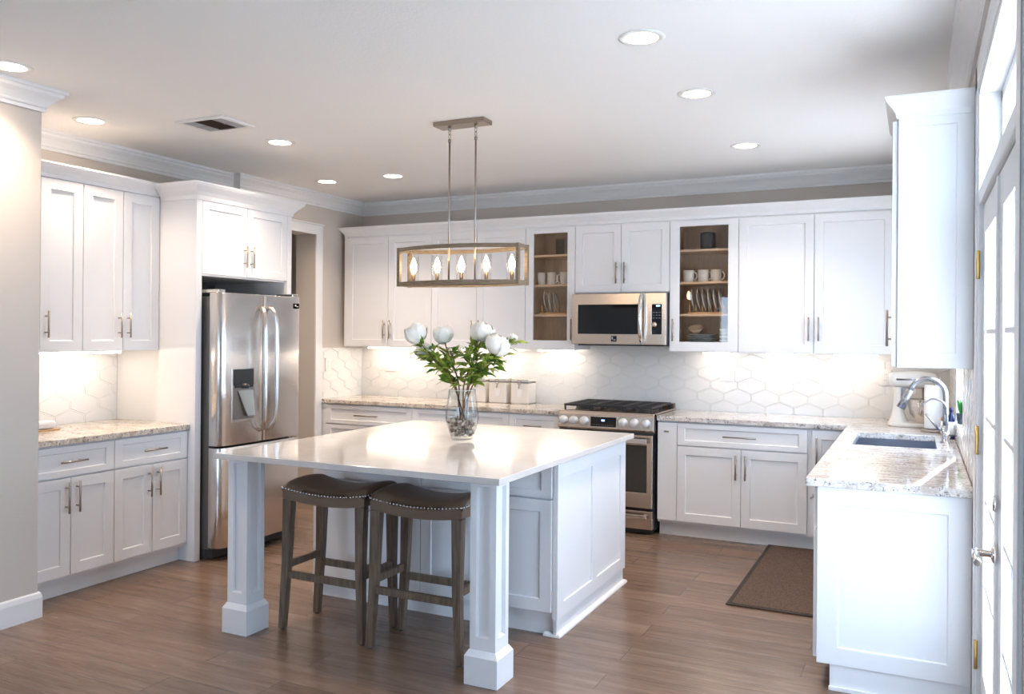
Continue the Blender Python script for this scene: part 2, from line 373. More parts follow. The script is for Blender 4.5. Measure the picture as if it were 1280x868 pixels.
# hexagon tiles
def hexwall(F, u0, u1, z0, z1, uoff, zoff, n=.0, cut=()):
    """elongated hexagon tiles with bevelled rims, clipped to the rectangle"""
    mb = MB(); w = .2165; side = .050; amp = .0445; pitch = side+amp; g = .0016
    mb.cur = 1; mb.poly([F(u0, n+.001, z0), F(u1, n+.001, z0), F(u1, n+.001, z1), F(u0, n+.001, z1)]); mb.cur = 0
    def clip(pts):
        for ax, lim, sg in ((0, u0, 1), (0, u1, -1), (1, z0, 1), (1, z1, -1)):
            out = []
            for i, p in enumerate(pts):
                q = pts[(i+1) % len(pts)]; a = (p[ax]-lim)*sg; c = (q[ax]-lim)*sg
                if a >= 0: out.append(p)
                if a*c < 0:
                    t = a/(a-c); out.append(tuple(p[k]+(q[k]-p[k])*t for k in range(3)))
            pts = out
            if len(pts) < 3: return None
        return pts
    j0 = int((z0-zoff)/pitch)-2; j1 = int((z1-zoff)/pitch)+2
    for j in range(j0, j1):
        for i in range(int((u0-uoff)/w)-2, int((u1-uoff)/w)+2):
            cx = uoff+i*w+(w/2 if j % 2 else 0); cz = zoff+j*pitch
            def hx(ins, h):
                a = w/2-ins; bb = side/2-ins*.42; c = side/2+amp-ins*1.02
                return [(cx-a, cz-bb, h), (cx, cz-c, h), (cx+a, cz-bb, h), (cx+a, cz+bb, h), (cx, cz+c, h), (cx-a, cz+bb, h)]
            rings = [hx(g, .0015), hx(g+.0014, .0036), hx(.0072, .0046), hx(.0095, .0030)]
            polys = [[rings[q][k], rings[q][(k+1) % 6], rings[q+1][(k+1) % 6], rings[q+1][k]] for q in range(3) for k in range(6)]+[rings[3]]
            for p in polys:
                c = clip(p)
                if c: mb.poly([F(x, n+h, z) for x, z, h in c])
    return mb
FB = Fr((0, YB), (1, 0), (0, -1))
struct('trim_6', hexwall(FB, XL, XR, ZC-.01, 1.46, -2.386, 1.412), [TILE, GROUT], 'white hexagon tile backsplash behind the range')
struct('trim_7', hexwall(Fr((XL, 0), (0, 1), (1, 0)), 6.26, YB, ZC-.01, 1.385, 6.5, 1.412), [TILE, GROUT])
struct('trim_8', hexwall(Fr((XLR, 0), (0, 1), (1, 0)), YNEAR, 4.10, ZC-.01, 1.41, 3.2, 1.412), [TILE, GROUT], 'white hexagon tile backsplash above the left counter')
struct('trim_9', hexwall(FR_, 3.86, WY0, ZC-.01, 1.41, 4.2, 1.412), [TILE, GROUT])
struct('trim_10', hexwall(FR_, WY0, WY1, ZC-.01, WZ0, 4.2, 1.412), [TILE, GROUT])
struct('trim_11', hexwall(FR_, WY1, YB, ZC-.01, 1.41, 4.2, 1.412), [TILE, GROUT])

# window over the sink
mb = MB(); x0, x1 = XR+.10, XR+.14
mb.box(x0, x1, WY0, WY0+.03, WZ0, WZ1); mb.box(x0, x1, WY1-.01, WY1, WZ0, WZ1); mb.box(x0, x1, WY0, WY1, WZ0, WZ0+.045); mb.box(x0, x1, WY0, WY1, WZ1-.05, WZ1)
w1 = struct('window_1', mb, TRIMW, 'white framed window over the sink')
MB().box(x0+.018, x0+.022, WY0+.02, WY1-.005, WZ0+.02, WZ1-.02).build('pane', PANE, w1)
MB().box(XR-.004, XR+.10, WY0+.002, WY1-.002, WZ0-.012, WZ0+.003).build('sill', TRIMW, w1)

# french doors with transom
mb = MB()
mb.box(XR-.012, XR, DY1, DY1+.095, 0, 2.60); mb.box(XR-.012, XR, DY0-.095, DY0, 0, 2.60); mb.box(XR-.012, XR, DY0-.095, DY1+.095, 2.50, 2.60)
mb.box(XR-.006, XR+.14, DY1-.022, DY1, 0, 2.50); mb.box(XR-.006, XR+.14, DY0, DY0+.022, 0, 2.50); mb.box(XR-.006, XR+.14, DY0, DY1, 2.475, 2.50)
mb.box(XR-.004, XR+.14, DY0, DY1, 2.045, 2.10)
struct('trim_12', mb, TRIMW, 'white frame and casing of the french doors', bevel=.003)
mb = MB(); x0, x1 = XR+.07, XR+.11
for a, c in ((DY0+.02, DY0+.06), (DY1-.06, DY1-.02)): mb.box(x0, x1, a, c, 2.10, 2.475)
mb.box(x0, x1, DY0+.02, DY1-.02, 2.10, 2.14); mb.box(x0, x1, DY0+.02, DY1-.02, 2.435, 2.475)
w2 = struct('window_2', mb, TRIMW, 'transom window above the french doors', bevel=.003)
MB().box(x0+.018, x0+.022, DY0+.05, DY1-.05, 2.13, 2.445).build('pane', PANE, w2)
def leaf(name, a, c, stile_a, stile_c, label):
    mb = MB(); x0, x1 = XR+.012, XR+.054; z0, z1 = .012, 2.040; g0, g1 = .26, 1.925
    mb.box(x0, x1, a, a+stile_a, z0, z1); mb.box(x0, x1, c-stile_c, c, z0, z1)
    mb.box(x0, x1, a+stile_a, c-stile_c, z0, g0); mb.box(x0, x1, a+stile_a, c-stile_c, g1, z1)
    for z in (.585, .905, 1.225, 1.55): mb.box(x0+.006, x1-.006, a+stile_a, c-stile_c, z-.009, z+.009)
    mid = (a+stile_a+c-stile_c)/2; mb.box(x0+.006, x1-.006, mid-.009, mid+.009, g0, g1)
    o = struct(name, mb, TRIMW, label, bevel=.003)
    MB().box(x0+.019, x0+.023, a+stile_a-.01, c-stile_c+.01, g0-.01, g1+.01).build('pane', PANE, o)
    return o
d1 = leaf('door_1', 3.022, DY1-.024, .105, .085, 'white french door leaf hinged beside the counter')
d2 = leaf('door_2', DY0+.024, 3.018, .10, .135, 'white french door leaf carrying the lever handle')
MB().box(XR+.004, XR+.012, 2.985, 3.04, .02, 2.03).build('astragal', TRIMW, d2)
for z in (.30, 1.13, 1.81):
    mb = MB(); mb.box(XR-.0085, XR-.006, DY1-.034, DY1-.003, z-.05, z+.05); mb.tube([(XR-.006, DY1-.026, z-.055), (XR-.006, DY1-.026, z+.055)], .007, 8); mb.build('hinge', BRASS, d1)
mb = MB(); mb.lathe([(0, 0), (.028, 0), (.028, .008), (.022, .012), (.0105, .014), (.0105, .062), (0, .062)], (XR+.004, 2.955, .865), 20, Matrix.Rotation(R(-90), 4, 'Y'))
mb.tube([(XR-.050, 2.975, .865), (XR-.052, 2.93, .866), (XR-.052, 2.83, .862)], [.011, .011, .010], 10); mb.build('lever_handle', CHROME, d2)
mb = MB(); mb.lathe([(0, 0), (.026, 0), (.024, .010), (0, .012)], (XR+.004, 2.955, 1.02), 20, Matrix.Rotation(R(-90), 4, 'Y')); mb.box(XR-.022, XR-.004, 2.945, 2.965, 1.005, 1.035); mb.build('deadbolt', CHROME, d2)

# ------------------------------------------------------------------ cabinets
def bar_handle(parent, F, u, z, n, vert=True, ln=.16):
    mb = MB(); r = .0062; h = ln/2; st = .034
    if vert:
        mb.tube([F(u, n+st, z-h), F(u, n+st, z+h)], r, 8)
        for q in (-.6, .6): mb.tube([F(u, n, z+q*h), F(u, n+st, z+q*h)], .0045, 6)
    else:
        mb.tube([F(u-h, n+st, z), F(u+h, n+st, z)], r, 8)
        for q in (-.6, .6): mb.tube([F(u+q*h, n, z), F(u+q*h, n+st, z)], .0045, 6)
    return mb.build('handle', NICKEL, parent)
G = .0022
def front(kind, parent, F, u0, u1, z0, z1, n, hs=None, hz=None, ln=.17, rail=.062):
    mb = MB()
    if kind == 'drawer': mb.shaker(u0+G, u1-G, z0+G, z1-G, n, .02, rail*.9, .009, F, railz=.036)
    elif kind == 'slab': mb.box(u0+G, u1-G, n-.02, n, z0+G, z1-G, F)
    else: mb.shaker(u0+G, u1-G, z0+G, z1-G, n, .02, rail, .009, F)
    o = mb.build('drawer' if kind == 'drawer' else 'door', WHITE, parent, .0012)
    if hs == 'h': bar_handle(o, F, (u0+u1)/2, (z0+z1)/2 if hz is None else hz, n, False, ln)
    elif hs == 'l': bar_handle(o, F, u0+.034, hz, n, True, ln)
    elif hs == 'r': bar_handle(o, F, u1-.034, hz, n, True, ln)
    return o
def base_cab(label, F, u0, u1, nf, depth, fronts, group='white base cabinets', hollow=False, name='base_cabinet'):
    """nf = n of the door faces; carcass behind"""
    loc = F((u0+u1)/2, nf-depth/2, 0)
    t = thing(name, label, 'cabinet', loc, group)
    mb = MB()
    if hollow:
        zt = ZC-CT-.001; mb.box(u0, u0+.018, nf-depth, nf-.021, .105, zt, F); mb.box(u1-.018, u1, nf-depth, nf-.021, .105, zt, F); mb.box(u0, u1, nf-depth, nf-depth+.008, .105, zt, F); mb.box(u0, u1, nf-depth, nf-.021, .105, .123, F); mb.box(u0, u1, nf-.030, nf-.021, .105, zt, F)
    else: mb.box(u0, u1, nf-depth, nf-.021, .105, ZC-CT-.001, F)
    mb.build('body', WHITE, t)
    MB().box(u0, u1, nf-depth+.05, nf-.078, 0, .105, F).build('toe_kick', WHITE, t)
    for f in fronts: front(f[0], t, F, *f[1:5], nf, *f[5:])
    return t
CORN = [(-.02, 0), (.006, 0), (.010, .022), (.022, .040), (.044, .066), (.050, .078), (.050, .088), (-.02, .088)]
def cornice(parent, pts, z, side, sc=1.):
    MB().sweep(pts, [(o*sc, z+q) for o, q in CORN], side).build('cornice', WHITE, parent)
def wall_cab(label, F, u0, u1, nf, depth, z0, z1, fronts, corn, side, group='white wall cabinets', name='wall_cabinet'):
    t = thing(name, label, 'cabinet', F((u0+u1)/2, nf-depth/2, z0), group)
    MB().box(u0, u1, nf-depth, nf-.021, z0, z1+.03, F).build('body', WHITE, t)
    for f in fronts: front(f[0], t, F, *f[1:5], nf, *f[5:])
    if corn: cornice(t, corn, z1+.004, side)
    return t

ZD0, ZD1 = .692, .868          # drawer fronts
# left run (faces +X)
FLR = Fr((0, 0), (0, 1), (1, 0)); NL = -4.372
def two_door_base(label, F, a, c, nf, depth, hz=.575, dz=ZD0, ln=.18):
    m = (a+c)/2
    return base_cab(label, F, a, c, nf, depth, [('drawer', a, c, dz, ZD1, 'h'), ('door', a, m, .125, dz-.006, 'r', hz, ln), ('door', m, c, .125, dz-.006, 'l', hz, ln)])
two_door_base('white base cabinet with wide drawer and two doors beside the grey wall end', FLR, YNEAR+.022, 3.533, NL, .66)
two_door_base('white base cabinet with wide drawer and two doors beside the tall refrigerator surround', FLR, 3.533, 4.098, NL, .66)
mb = MB(); mb.cells([XLR+.007, XL+.05, -4.352], [YNEAR+.003, 4.097], set(), ZC-CT, ZC, flat=True); tag(mb.build('countertop', GRAN, bevel=.004), 'short speckled granite countertop holding the white butter dish', 'countertop')
NUL = -4.647; DU = NUL-XLR-.008
a, m, c = 2.95, 3.235, 3.518
wall_cab('white wall cabinet half hidden behind the grey wall end, pair of handles at its middle', FLR, a, c, NUL, DU, 1.40, 2.437,
         [('door', a, m, 1.402, 2.437, 'r', 1.565, .16), ('door', m, c, 1.402, 2.437, 'l', 1.565, .16)], [(NUL-.012, a), (NUL-.012, c)], -1)
a, m, c = 3.518, 3.809, 4.098
wall_cab('white two-door wall cabinet touching the side of the tall refrigerator surround', FLR, a, c, NUL, DU, 1.40, 2.437,
         [('door', a, m, 1.402, 2.437, 'r', 1.565, .16), ('door', m, c, 1.402, 2.437, 'l', 1.565, .16)], [(NUL-.012, a), (NUL-.012, c)], -1)
# refrigerator surround
t = thing('refrigerator_surround', 'tall white cabinet surround enclosing the steel refrigerator', 'cabinet', (-4.66, 4.57, 0))
MB().box(XLR+.005, -4.31, 4.10, 4.150, 0, 2.44).build('side_panel', WHITE, t, .002)
MB().box(XLR+.005, -4.31, 4.99, 5.04, 0, 2.44).build('side_panel', WHITE, t, .002)
MB().box(XLR+.005, -4.332, 4.15, 4.99, 1.905, 2.44).build('body', WHITE, t)
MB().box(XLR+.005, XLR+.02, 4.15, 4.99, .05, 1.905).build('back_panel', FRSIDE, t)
front('door', t, FLR, 4.15, 4.57, 1.915, 2.415, -4.31, 'r', 2.06, .15, .058); front('door', t, FLR, 4.57, 4.99, 1.915, 2.415, -4.31, 'l', 2.06, .15, .058)
MB().sweep([(-4.632, 4.10), (-4.31, 4.10), (-4.31, 5.04), (-4.97, 5.04)], [(o*1.5-.002, 2.41+q*1.25) for o, q in CORN], -1).build('cornice', WHITE, t)

# back run (faces -Y): u = X, n = -Y
FBK = Fr((0, 0), (1, 0), (0, -1)); NB = -6.256; DB = YB-6.256-.012
def bb(label, a, c, fr, **k): return base_cab(label, FBK, a, c, NB, DB, fr, **k)
bb('white drawer cabinet at the doorway end of the back counter, widest handle', -4.935, -3.992, [('drawer', -4.935, -3.992, ZD0, ZD1, 'h', None, .25), ('drawer', -4.935, -3.992, .41, ZD0-.006, 'h', .60, .25), ('drawer', -4.935, -3.992, .125, .404, 'h', .32, .25)])
bb('white base cabinet straight behind the glass vase', -3.992, -3.047, [('drawer', -3.992, -3.047, ZD0, ZD1, 'h', None, .2), ('door', -3.992, -3.52, .125, ZD0-.006, 'r', .57), ('door', -3.52, -3.047, .125, ZD0-.006, 'l', .57)])
bb('narrow white base cabinet at the canister side of the range', -3.047, -2.587, [('drawer', -3.047, -2.587, ZD0, ZD1, 'h', None, .16), ('door', -3.047, -2.587, .125, ZD0-.006, 'r', .57)])
tf = thing('filler_panel', 'slim white filler strip between doorway casing and back drawers', 'panel', (-4.96, 6.57, 0)); MB().box(XL+.006, -4.935, 6.262, YB-.012, .0, ZC-CT-.001).build('strip', WHITE, tf)
t = bb('slim white pull-out cabinet beside the range with one tiny knob', -1.783, -1.632, [('slab', -1.783, -1.632, .125, ZD1)])
dr = [o for o in t.children if o.name.startswith('door')][0]
mb = MB(); mb.tube([(-1.708, 6.256, .80), (-1.708, 6.236, .80)], .004, 8); mb.box(-1.726, -1.690, 6.228, 6.238, .794, .806); mb.build('knob', NICKEL, dr)
a, c = -1.632, -.697; m = -1.157
bb('white base cabinet with one wide drawer over two doors, between pull-out and corner', a, c, [('drawer', a, c, .700, ZD1, 'h', None, .24), ('door', a, m, .125, .694, 'r', .565, .18), ('door', m, c, .125, .694, 'l', .565, .18)])
t = bb('white corner base cabinet with a tall narrow door next to the peninsula', -.697, -.42, [('door', -.667, -.42, .125, ZD1, 'l', .69, .26)])
# countertops
mb = MB(); mb.cells([XL+.008, -2.589], [6.243, YB-.007], set(), ZC-CT, ZC, flat=True); tag(mb.build('countertop', GRAN, bevel=.004), 'speckled granite countertop under the white canisters', 'countertop')
SX0, SX1, SY0, SY1 = -.335, .098, 5.17, 5.855
mb = MB(); mb.cells([-1.786, -.436, SX0, SX1, XR-.008], [3.849, SY0, SY1, 6.243, YB-.007], {(0, 0), (0, 1), (0, 2), (2, 1)}, ZC-CT, ZC, flat=True)
tag(mb.build('countertop', GRANL, bevel=.004), 'L-shaped pale granite countertop with the sink cut into it', 'countertop')
# right run (faces -X): u = -Y so that left..right reads naturally; n = -X
FRT = Fr((0, 0), (0, -1), (-1, 0)); NR = .405
def rb(label, y0, y1, fr, **k): return base_cab(label, FRT, -y1, -y0, NR, NR+XR-.012, fr, **k)
t = rb('white end base cabinet of the peninsula with a large framed end panel', 3.89, 4.49, [('drawer', -4.49, -3.89, ZD0, ZD1, 'h', None, .18), ('door', -4.49, -3.89, .125, ZD0-.006, 'l', .57)])
FEND = Fr((0, 0), (1, 0), (0, -1))
mb = MB(); mb.shaker(-.388, XR-.012, .112, ZC-CT-.002, -3.868, .022, .085, .008, FEND, railz=.075); mb.build('end_panel', WHITE, t, .0015)
mb = MB(); mb.box(-.335, XR-.012, 3.878, 3.90, 0, .112); mb.box(-.338, XR-.012, 3.868, 3.878, 0, .018); mb.build('plinth', WHITE, t, .002)
rb('white cabinet under the sink with two doors facing the brown mat', 4.49, 5.90, [('door', -5.90, -5.195, .125, ZD1, 'r', .7), ('door', -5.195, -4.49, .125, ZD1, 'l', .7)], hollow=True)
# back wall cabinets
NU = -6.512; UD = YB-6.512-.012
def uu(label, a, c, fr, z0=1.40, name='wall_cabinet', corn=None): return wall_cab(label, FBK, a, c, NU, UD, z0, 2.437, fr, corn or [(a, 6.532), (c, 6.532)], -1, name=name)
HZ = 1.563
a, m, c = -4.895, -4.427, -3.959
uu('white two-door wall cabinet at the doorway end of the back wall', a, c, [('door', a, m, 1.402, 2.43, 'r', HZ), ('door', m, c, 1.402, 2.43, 'l', HZ)], corn=[(-4.93, YB-.02), (-4.93, 6.532), (c, 6.532)])
tf = thing('filler_panel', 'slim white filler strip at the end of the back wall cabinets', 'panel', (-4.91, 6.7, 1.4)); MB().box(-4.93, -4.895, 6.520, YB-.012, 1.40, 2.44).build('strip', WHITE, tf)
a, m, c = -3.959, -3.496, -3.023
uu('white two-door wall cabinet behind the hanging pendant lamp', a, c, [('door', a, m, 1.402, 2.43, 'r', HZ), ('door', m, c, 1.402, 2.43, 'l', HZ)])
a, m, c = -2.568, -2.169, -1.768
uu('short white two-door wall cabinet above the microwave', a, c, [('door', a, m, 1.872, 2.43, 'r', 2.03, .17), ('door', m, c, 1.872, 2.43, 'l', 2.03, .17)], z0=1.870)
a, m, c = -1.232, -.687, -.15
t = uu('wide white two-door wall cabinet in the right corner of the back wall', a, XR-.012, [('door', a, m, 1.402, 2.43, 'r', 1.582, .175), ('door', m, c, 1.402, 2.43, 'l', 1.582, .175)], corn=[(a, 6.532), (XR-.02, 6.532)])
MB().box(c, XR-.012, 6.514, 6.533, 1.402, 2.43).build('filler', WHITE, t)
def glass_cab(label, a, c, g0, g1, hside):
    t = thing('glass_front_cabinet', label, 'cabinet', ((a+c)/2, 6.7, 1.40), 'glass-front cabinets')
    mb = MB(); y0, y1 = 6.533, YB-.012
    mb.box(a, a+.018, y0, y1, 1.40, 2.467); mb.box(c-.018, c, y0, y1, 1.40, 2.467); mb.box(a+.018, c-.018, y0, y1, 1.40, 1.418); mb.box(a+.018, c-.018, y0, y1, 2.43, 2.467); mb.build('body', WHITE, t)
    mb = MB(); i0, i1 = a+.019, c-.019
    mb.box(i0, i0+.004, y0+.002, y1, 1.419, 2.429); mb.box(i1-.004, i1, y0+.002, y1, 1.419, 2.429); mb.box(i0, i1, y1-.008, y1, 1.419, 2.429); mb.box(i0, i1, y0+.002, y1, 1.419, 1.427); mb.box(i0, i1, y0+.002, y1, 2.422, 2.429); mb.build('interior', MAPLE, t)
    for z in (1.698, 1.953, 2.207): MB().box(i0+.004, i1-.004, 6.565, y1-.01, z-.018, z).build('shelf', SHELF, t, .001)
    mb = MB(); F = FBK; n = NU
    mb.cells([a+G, g0, g1, c-G], [1.402+G, 1.478, 2.383, 2.43-G], {(1, 1)}, n-.02, n, F)
    d = mb.build('door', WHITE, t, .0012)
    MB().box(g0-.006, g1+.006, 6.5265, 6.5285, 1.472, 2.389).build('pane', CABGL, d)
    bar_handle(d, F, c-.022 if hside == 'r' else a+.034, 1.57, n, True, .175)
    cornice(t, [(a, 6.532), (c, 6.532)], 2.441, -1)
    return t
glass_cab('glass-front cabinet between the pendant lamp and the microwave', -3.023, -2.568, -2.952, -2.638, 'r')
glass_cab('glass-front cabinet beside the microwave with the dark jar on its top shelf', -1.768, -1.232, -1.69, -1.311, 'l')
# right wall cabinet beside the window
t = wall_cab('bright white wall cabinet beside the french doors, seen from its end', FRT, -4.47, -3.88, .100, .10+XR-.012, 1.40, 2.437, [('door', -4.47, -3.88, 1.402, 2.437, 'l', 1.57, .175)], None, 1)
mb = MB(); mb.shaker(-.077, XR-.012, 1.40, 2.467, -3.868, .012, .062, .007, FEND); mb.build('end_panel', WHITE, t, .0012)
cornice(t, [(-.079, 4.47), (-.079, 3.868), (XR-.014, 3.868)], 2.441, -1)

# ------------------------------------------------------------------ island
IX0, IX1, IY0, IY1, IZ = -3.187, -1.579, 3.156, 5.019, .918
FI = Fr((0, 0), (1, 0), (0, -1)); NI = -3.885
def isl(label, a, c, hs):
    t = thing('island_cabinet', label, 'cabinet', ((a+c)/2, 4.4, 0), 'island cabinets')
    MB().box(a, c, 3.906, 4.962, .105, .886).build('body', WHITE, t); MB().box(a, c, 3.935, 4.93, 0, .105).build('toe_kick', WHITE, t)
    m = (a+c)/2
    for p, q, s in ((a, m, 'r'), (m, c, 'l')):
        front('door', t, FI, p, q, .125, .694, NI, s, .585, .16)
    front('drawer', t, FI, a, c, .70, .868, NI, 'h', None, .16)
    return t
t = isl('white island cabinet behind the stool closer to the refrigerator', -3.135, -2.42, 0)
MB().box(-3.157, -3.136, 3.90, 4.97, 0, .886).build('end_panel', WHITE, t, .0015)
t = isl('white island cabinet with the bright double-panelled end facing the range side', -2.42, -1.648, 0)
FP = Fr((0, 0), (0, 1), (1, 0)); mb = MB()
mb.cells([3.895, 3.985, 4.395, 4.475, 4.885, 4.975], [.092, .165, .80, .886], {(1, 1), (3, 1)}, -1.634, -1.618, FP)
mb.box(3.985, 4.395, -1.640, -1.627, .165, .80, FP); mb.box(4.475, 4.885, -1.640, -1.627, .165, .80, FP); mb.box(3.895, 4.975, -1.646, -1.634, .092, .886, FP)
mb.build('end_panel', WHITE, t, .0012)
mb = MB(); mb.box(3.91, 4.965, -1.646, -1.628, 0, .092, FP); mb.build('plinth', WHITE, t)
mb = MB(); mb.sweep([(-1.700, 3.925), (-1.628, 3.925), (-1.628, 4.975), (-2.3, 4.975)], [(0, 0), (.020, 0), (.019, .008), (.013, .015), (.004, .019), (0, .019)], -1); mb.build('shoe_moulding', TRIMW, t)
mb = MB(); mb.box(IX0, IX1, IY0, IY1, .888, IZ); tag(mb.build('island_countertop', QUARTZ, bevel=.003), 'large white quartz island top carrying the flower vase', 'countertop')
def post(x, y, label):
    t = thing('island_post', label, 'post', (x, y, 0), 'panelled island posts')
    w = .063; z0, z1 = .145, .887; r = .030; rc = .017
    mb = MB()
    for F in (Fr((x, y), (1, 0), (0, -1)), Fr((x, y), (0, 1), (1, 0)), Fr((x, y), (-1, 0), (0, 1)), Fr((x, y), (0, -1), (-1, 0))):
        ring = lambda a, zb, zt, n: [F(-w+a, n, zb), F(w-a, n, zb), F(w-a, n, zt), F(-w+a, n, zt)]
        P = ring(0, z0, z1, w)+ring(r, .205, .862, w)+ring(r+.006, .211, .856, w-rc)
        mb.add(P, [(8, 9, 10, 11)]+[(4*q+k, 4*q+(k+1) % 4, 4*q+4+(k+1) % 4, 4*q+4+k) for q in range(2) for k in range(4)])
    mb.poly([(x-w, y-w, z1), (x+w, y-w, z1), (x+w, y+w, z1), (x-w, y+w, z1)])
    mb.build('shaft', WHITE, t)
    h = .0813; mb = MB(); mb.frustum((x, y, 0), h, h, (x, y, .125), h, h); mb.frustum((x, y, .125), h, h, (x, y, .150), .066, .066); mb.build('plinth', WHITE, t, .002)
    return t
post(-3.098, 3.293, 'white panelled island leg in front of the refrigerator')
post(-1.692, 3.293, 'white panelled island leg at the corner nearest the camera')

# ------------------------------------------------------------------ refrigerator
FG = Fr((0, 0), (0, 1), (1, 0))
t = thing('refrigerator', 'stainless steel french-door refrigerator with water dispenser', 'refrigerator', (-4.55, 4.57, 0))
mb = MB(); mb.box(4.172, 4.968, -5.02, -4.262, .07, 1.765, FG); mb.box(4.19, 4.95, -4.95, -4.30, 0, .07, FG); mb.build('body', FRSIDE, t, .004)
MB().box(4.18, 4.96, -4.30, -4.235, .012, .075, FG).build('kick_grille', DARK, t)
def rdoor(name, a, c, z0, z1, ra, rc, hole=None):
    """gently bowed front with rounded upright edges"""
    nb, nf = -4.255, -4.152
    pts = [(a, nb)]
    for k in range(5):
        q = R(180-90*k/4); pts.append((a+ra+ra*math.cos(q), nf-ra+ra*math.sin(q)))
    for k in range(1, 6):
        x = k/6; pts.append((a+ra+(c-rc-a-ra)*x, nf+.006*math.sin(math.pi*x)))
    for k in range(5):
        q = R(90-90*k/4); pts.append((c-rc+rc*math.cos(q), nf-rc+rc*math.sin(q)))
    pts.append((c, nb))
    mb = MB(); mb.prism(pts, z0, z1, FG, True); return mb.build(name, STEEL, t, .002)
ld = rdoor('door', 4.165, 4.566, .765, 1.79, .05, .014); rd = rdoor('door', 4.574, 4.975, .765, 1.79, .014, .05)
fd = rdoor('freezer_drawer', 4.165, 4.975, .085, .752, .05, .05)
for d, y in ((ld, 4.527), (rd, 4.613)):
    sg = -1 if y < 4.57 else 1; xs = -4.148
    mb = MB(); pts = [(xs-.004, y-sg*.0, 1.700), (xs+.03, y, 1.690), (xs+.060, y+sg*.012, 1.64), (xs+.066, y+sg*.014, 1.55), (xs+.070, y+sg*.014, 1.28), (xs+.066, y+sg*.014, 1.0), (xs+.060, y+sg*.012, .92), (xs+.03, y, .855), (xs-.004, y, .845)]
    mb.tube(pts, .0155, 10); mb.build('handle', STEEL, d)
mb = MB(); pts = [(-4.15, 4.25, .70), (-4.09, 4.27, .70), (-4.085, 4.57, .70), (-4.09, 4.87, .70), (-4.15, 4.89, .70)]; mb.tube(pts, .014, 10); mb.build('handle', STEEL, fd)
# dispenser
a, c, z0, z1 = 4.262, 4.478, .915, 1.285; nf = -4.1495
mb = MB(); mb.box(a, c, nf-.001, nf+.004, z0, z1, FG); disp = mb.build('dispenser', STEEL, ld, .003)
mb = MB(); mb.box(a+.012, c-.012, nf+.0042, nf+.0055, 1.165, z1-.010, FG); mb.build('screen', DARK, disp)
mb = MB(); mb.box(a+.012, c-.012, nf+.0042, nf+.0052, z0+.02, 1.165, FG); mb.build('recess', mat('dispenser_recess', (.32, .31, .30), .3, 1), disp)
mb = MB(); mb.lathe([(0, 0), (.03, 0), (.034, .02), (.02, .034), (0, .034)], (nf+.012, 4.37, 1.145), 16); mb.box(4.29, 4.445, nf+.003, nf+.018, 1.150, 1.168, FG); mb.build('nozzle', DARK, disp)
mb = MB(); mb.add([FG(4.31, nf+.012, 1.13), FG(4.455, nf+.012, 1.13), FG(4.455, nf+.030, .955), FG(4.385, nf+.030, .955), FG(4.31, nf+.006, 1.13), FG(4.455, nf+.006, 1.13), FG(4.455, nf+.006, .955), FG(4.385, nf+.006, .955)], [(0, 1, 2, 3), (4, 7, 6, 5), (0, 4, 5, 1), (1, 5, 6, 2), (2, 6, 7, 3), (3, 7, 4, 0)]); mb.build('paddle', mat('paddle_steel', (.45, .47, .46), .3, 1), disp)
mb = MB(); mb.box(4.878, 4.935, -4.1485, -4.1450, 1.705, 1.742, FG); bd = mb.build('badge', BLACKGL, rd)
mb = MB(); mb.box(4.886, 4.902, -4.145, -4.1442, 1.720, 1.733, FG); mb.box(4.905, 4.927, -4.145, -4.1442, 1.717, 1.722, FG); mb.build('emblem', PLASTW, bd)
for y in (4.20, 4.93): MB().box(y-.03, y+.03, -4.33, -4.18, 1.79, 1.812, FG).build('hinge_cover', STEEL, t, .003)

# ------------------------------------------------------------------ range
t = thing('range', 'stainless steel gas range with six silver knobs', 'stove', (-2.18, 6.5, 0))
A, C = -2.578, -1.797
mb = MB(); mb.box(A+.004, C-.004, 6.262, 6.872, .035, .905); [mb.box(x, x+.05, y, y+.05, 0, .035) for x in (A+.03, C-.08) for y in (6.29, 6.79)]; mb.build('body', mat('range_side', (.02, .025, .045), .4), t)
mb = MB(); mb.box(A, C, 6.215, 6.872, .905, .928); mb.build('cooktop', WARMSTEEL, t, .004)
mb = MB(); P = [(6.262, .770), (6.200, .790), (6.192, .80), (6.205, .900), (6.222, .928), (6.262, .928)]
Fx = Fr((0, 0), (0, 1), (0, 0))
n = len(P); pts = [(A, y, z) for y, z in P]+[(C, y, z) for y, z in P]
mb.add(pts, [tuple(range(n)), tuple(range(2*n-1, n-1, -1))]+[(k, (k+1) % n, n+(k+1) % n, n+k) for k in range(n)]); cp = mb.build('control_panel', WARMSTEEL, t, .002)
def pface(z): return 6.192+(z-.80)*.13
mb = MB(); mb.box(-2.312, -2.083, pface(.855)-.007, pface(.855)+.008, .803, .897); mb.build('display_frame', STEEL, cp, .002)
mb = MB(); mb.box(-2.302, -2.093, pface(.855)-.0085, pface(.855), .812, .888); ds = mb.build('display', BLACKGL, cp)
mb = MB()
for k, x in enumerate((-2.212, -2.203, -2.194)): mb.box(x, x+.0065, pface(.855)-.0092, pface(.855)-.0086, .855, .868)
mb.build('clock_digits', E_DISP, ds)
mb = MB(); [mb.box(-2.29+.018*k, -2.284+.018*k, pface(.855)-.0090, pface(.855)-.0086, .826, .829) for k in range(10)]; mb.build('touch_marks', mat('touch_mark', (.4, .4, .4), .5), ds)
for x in (-2.533, -2.445, -2.357, -2.038, -1.948, -1.858):
    zc = .852; mb = MB(); mb.lathe([(0, 0), (.036, 0), (.036, .006), (.031, .008), (.030, .036), (.026, .040), (0, .040)], (x, pface(zc)-.001, zc), 20, Matrix.Rotation(R(90), 4, 'X')); kb = mb.build('knob', mat('knob_silver', (.78, .78, .78), .35, .6) if 'knob_silver' not in MATS else MATS['knob_silver'], t)
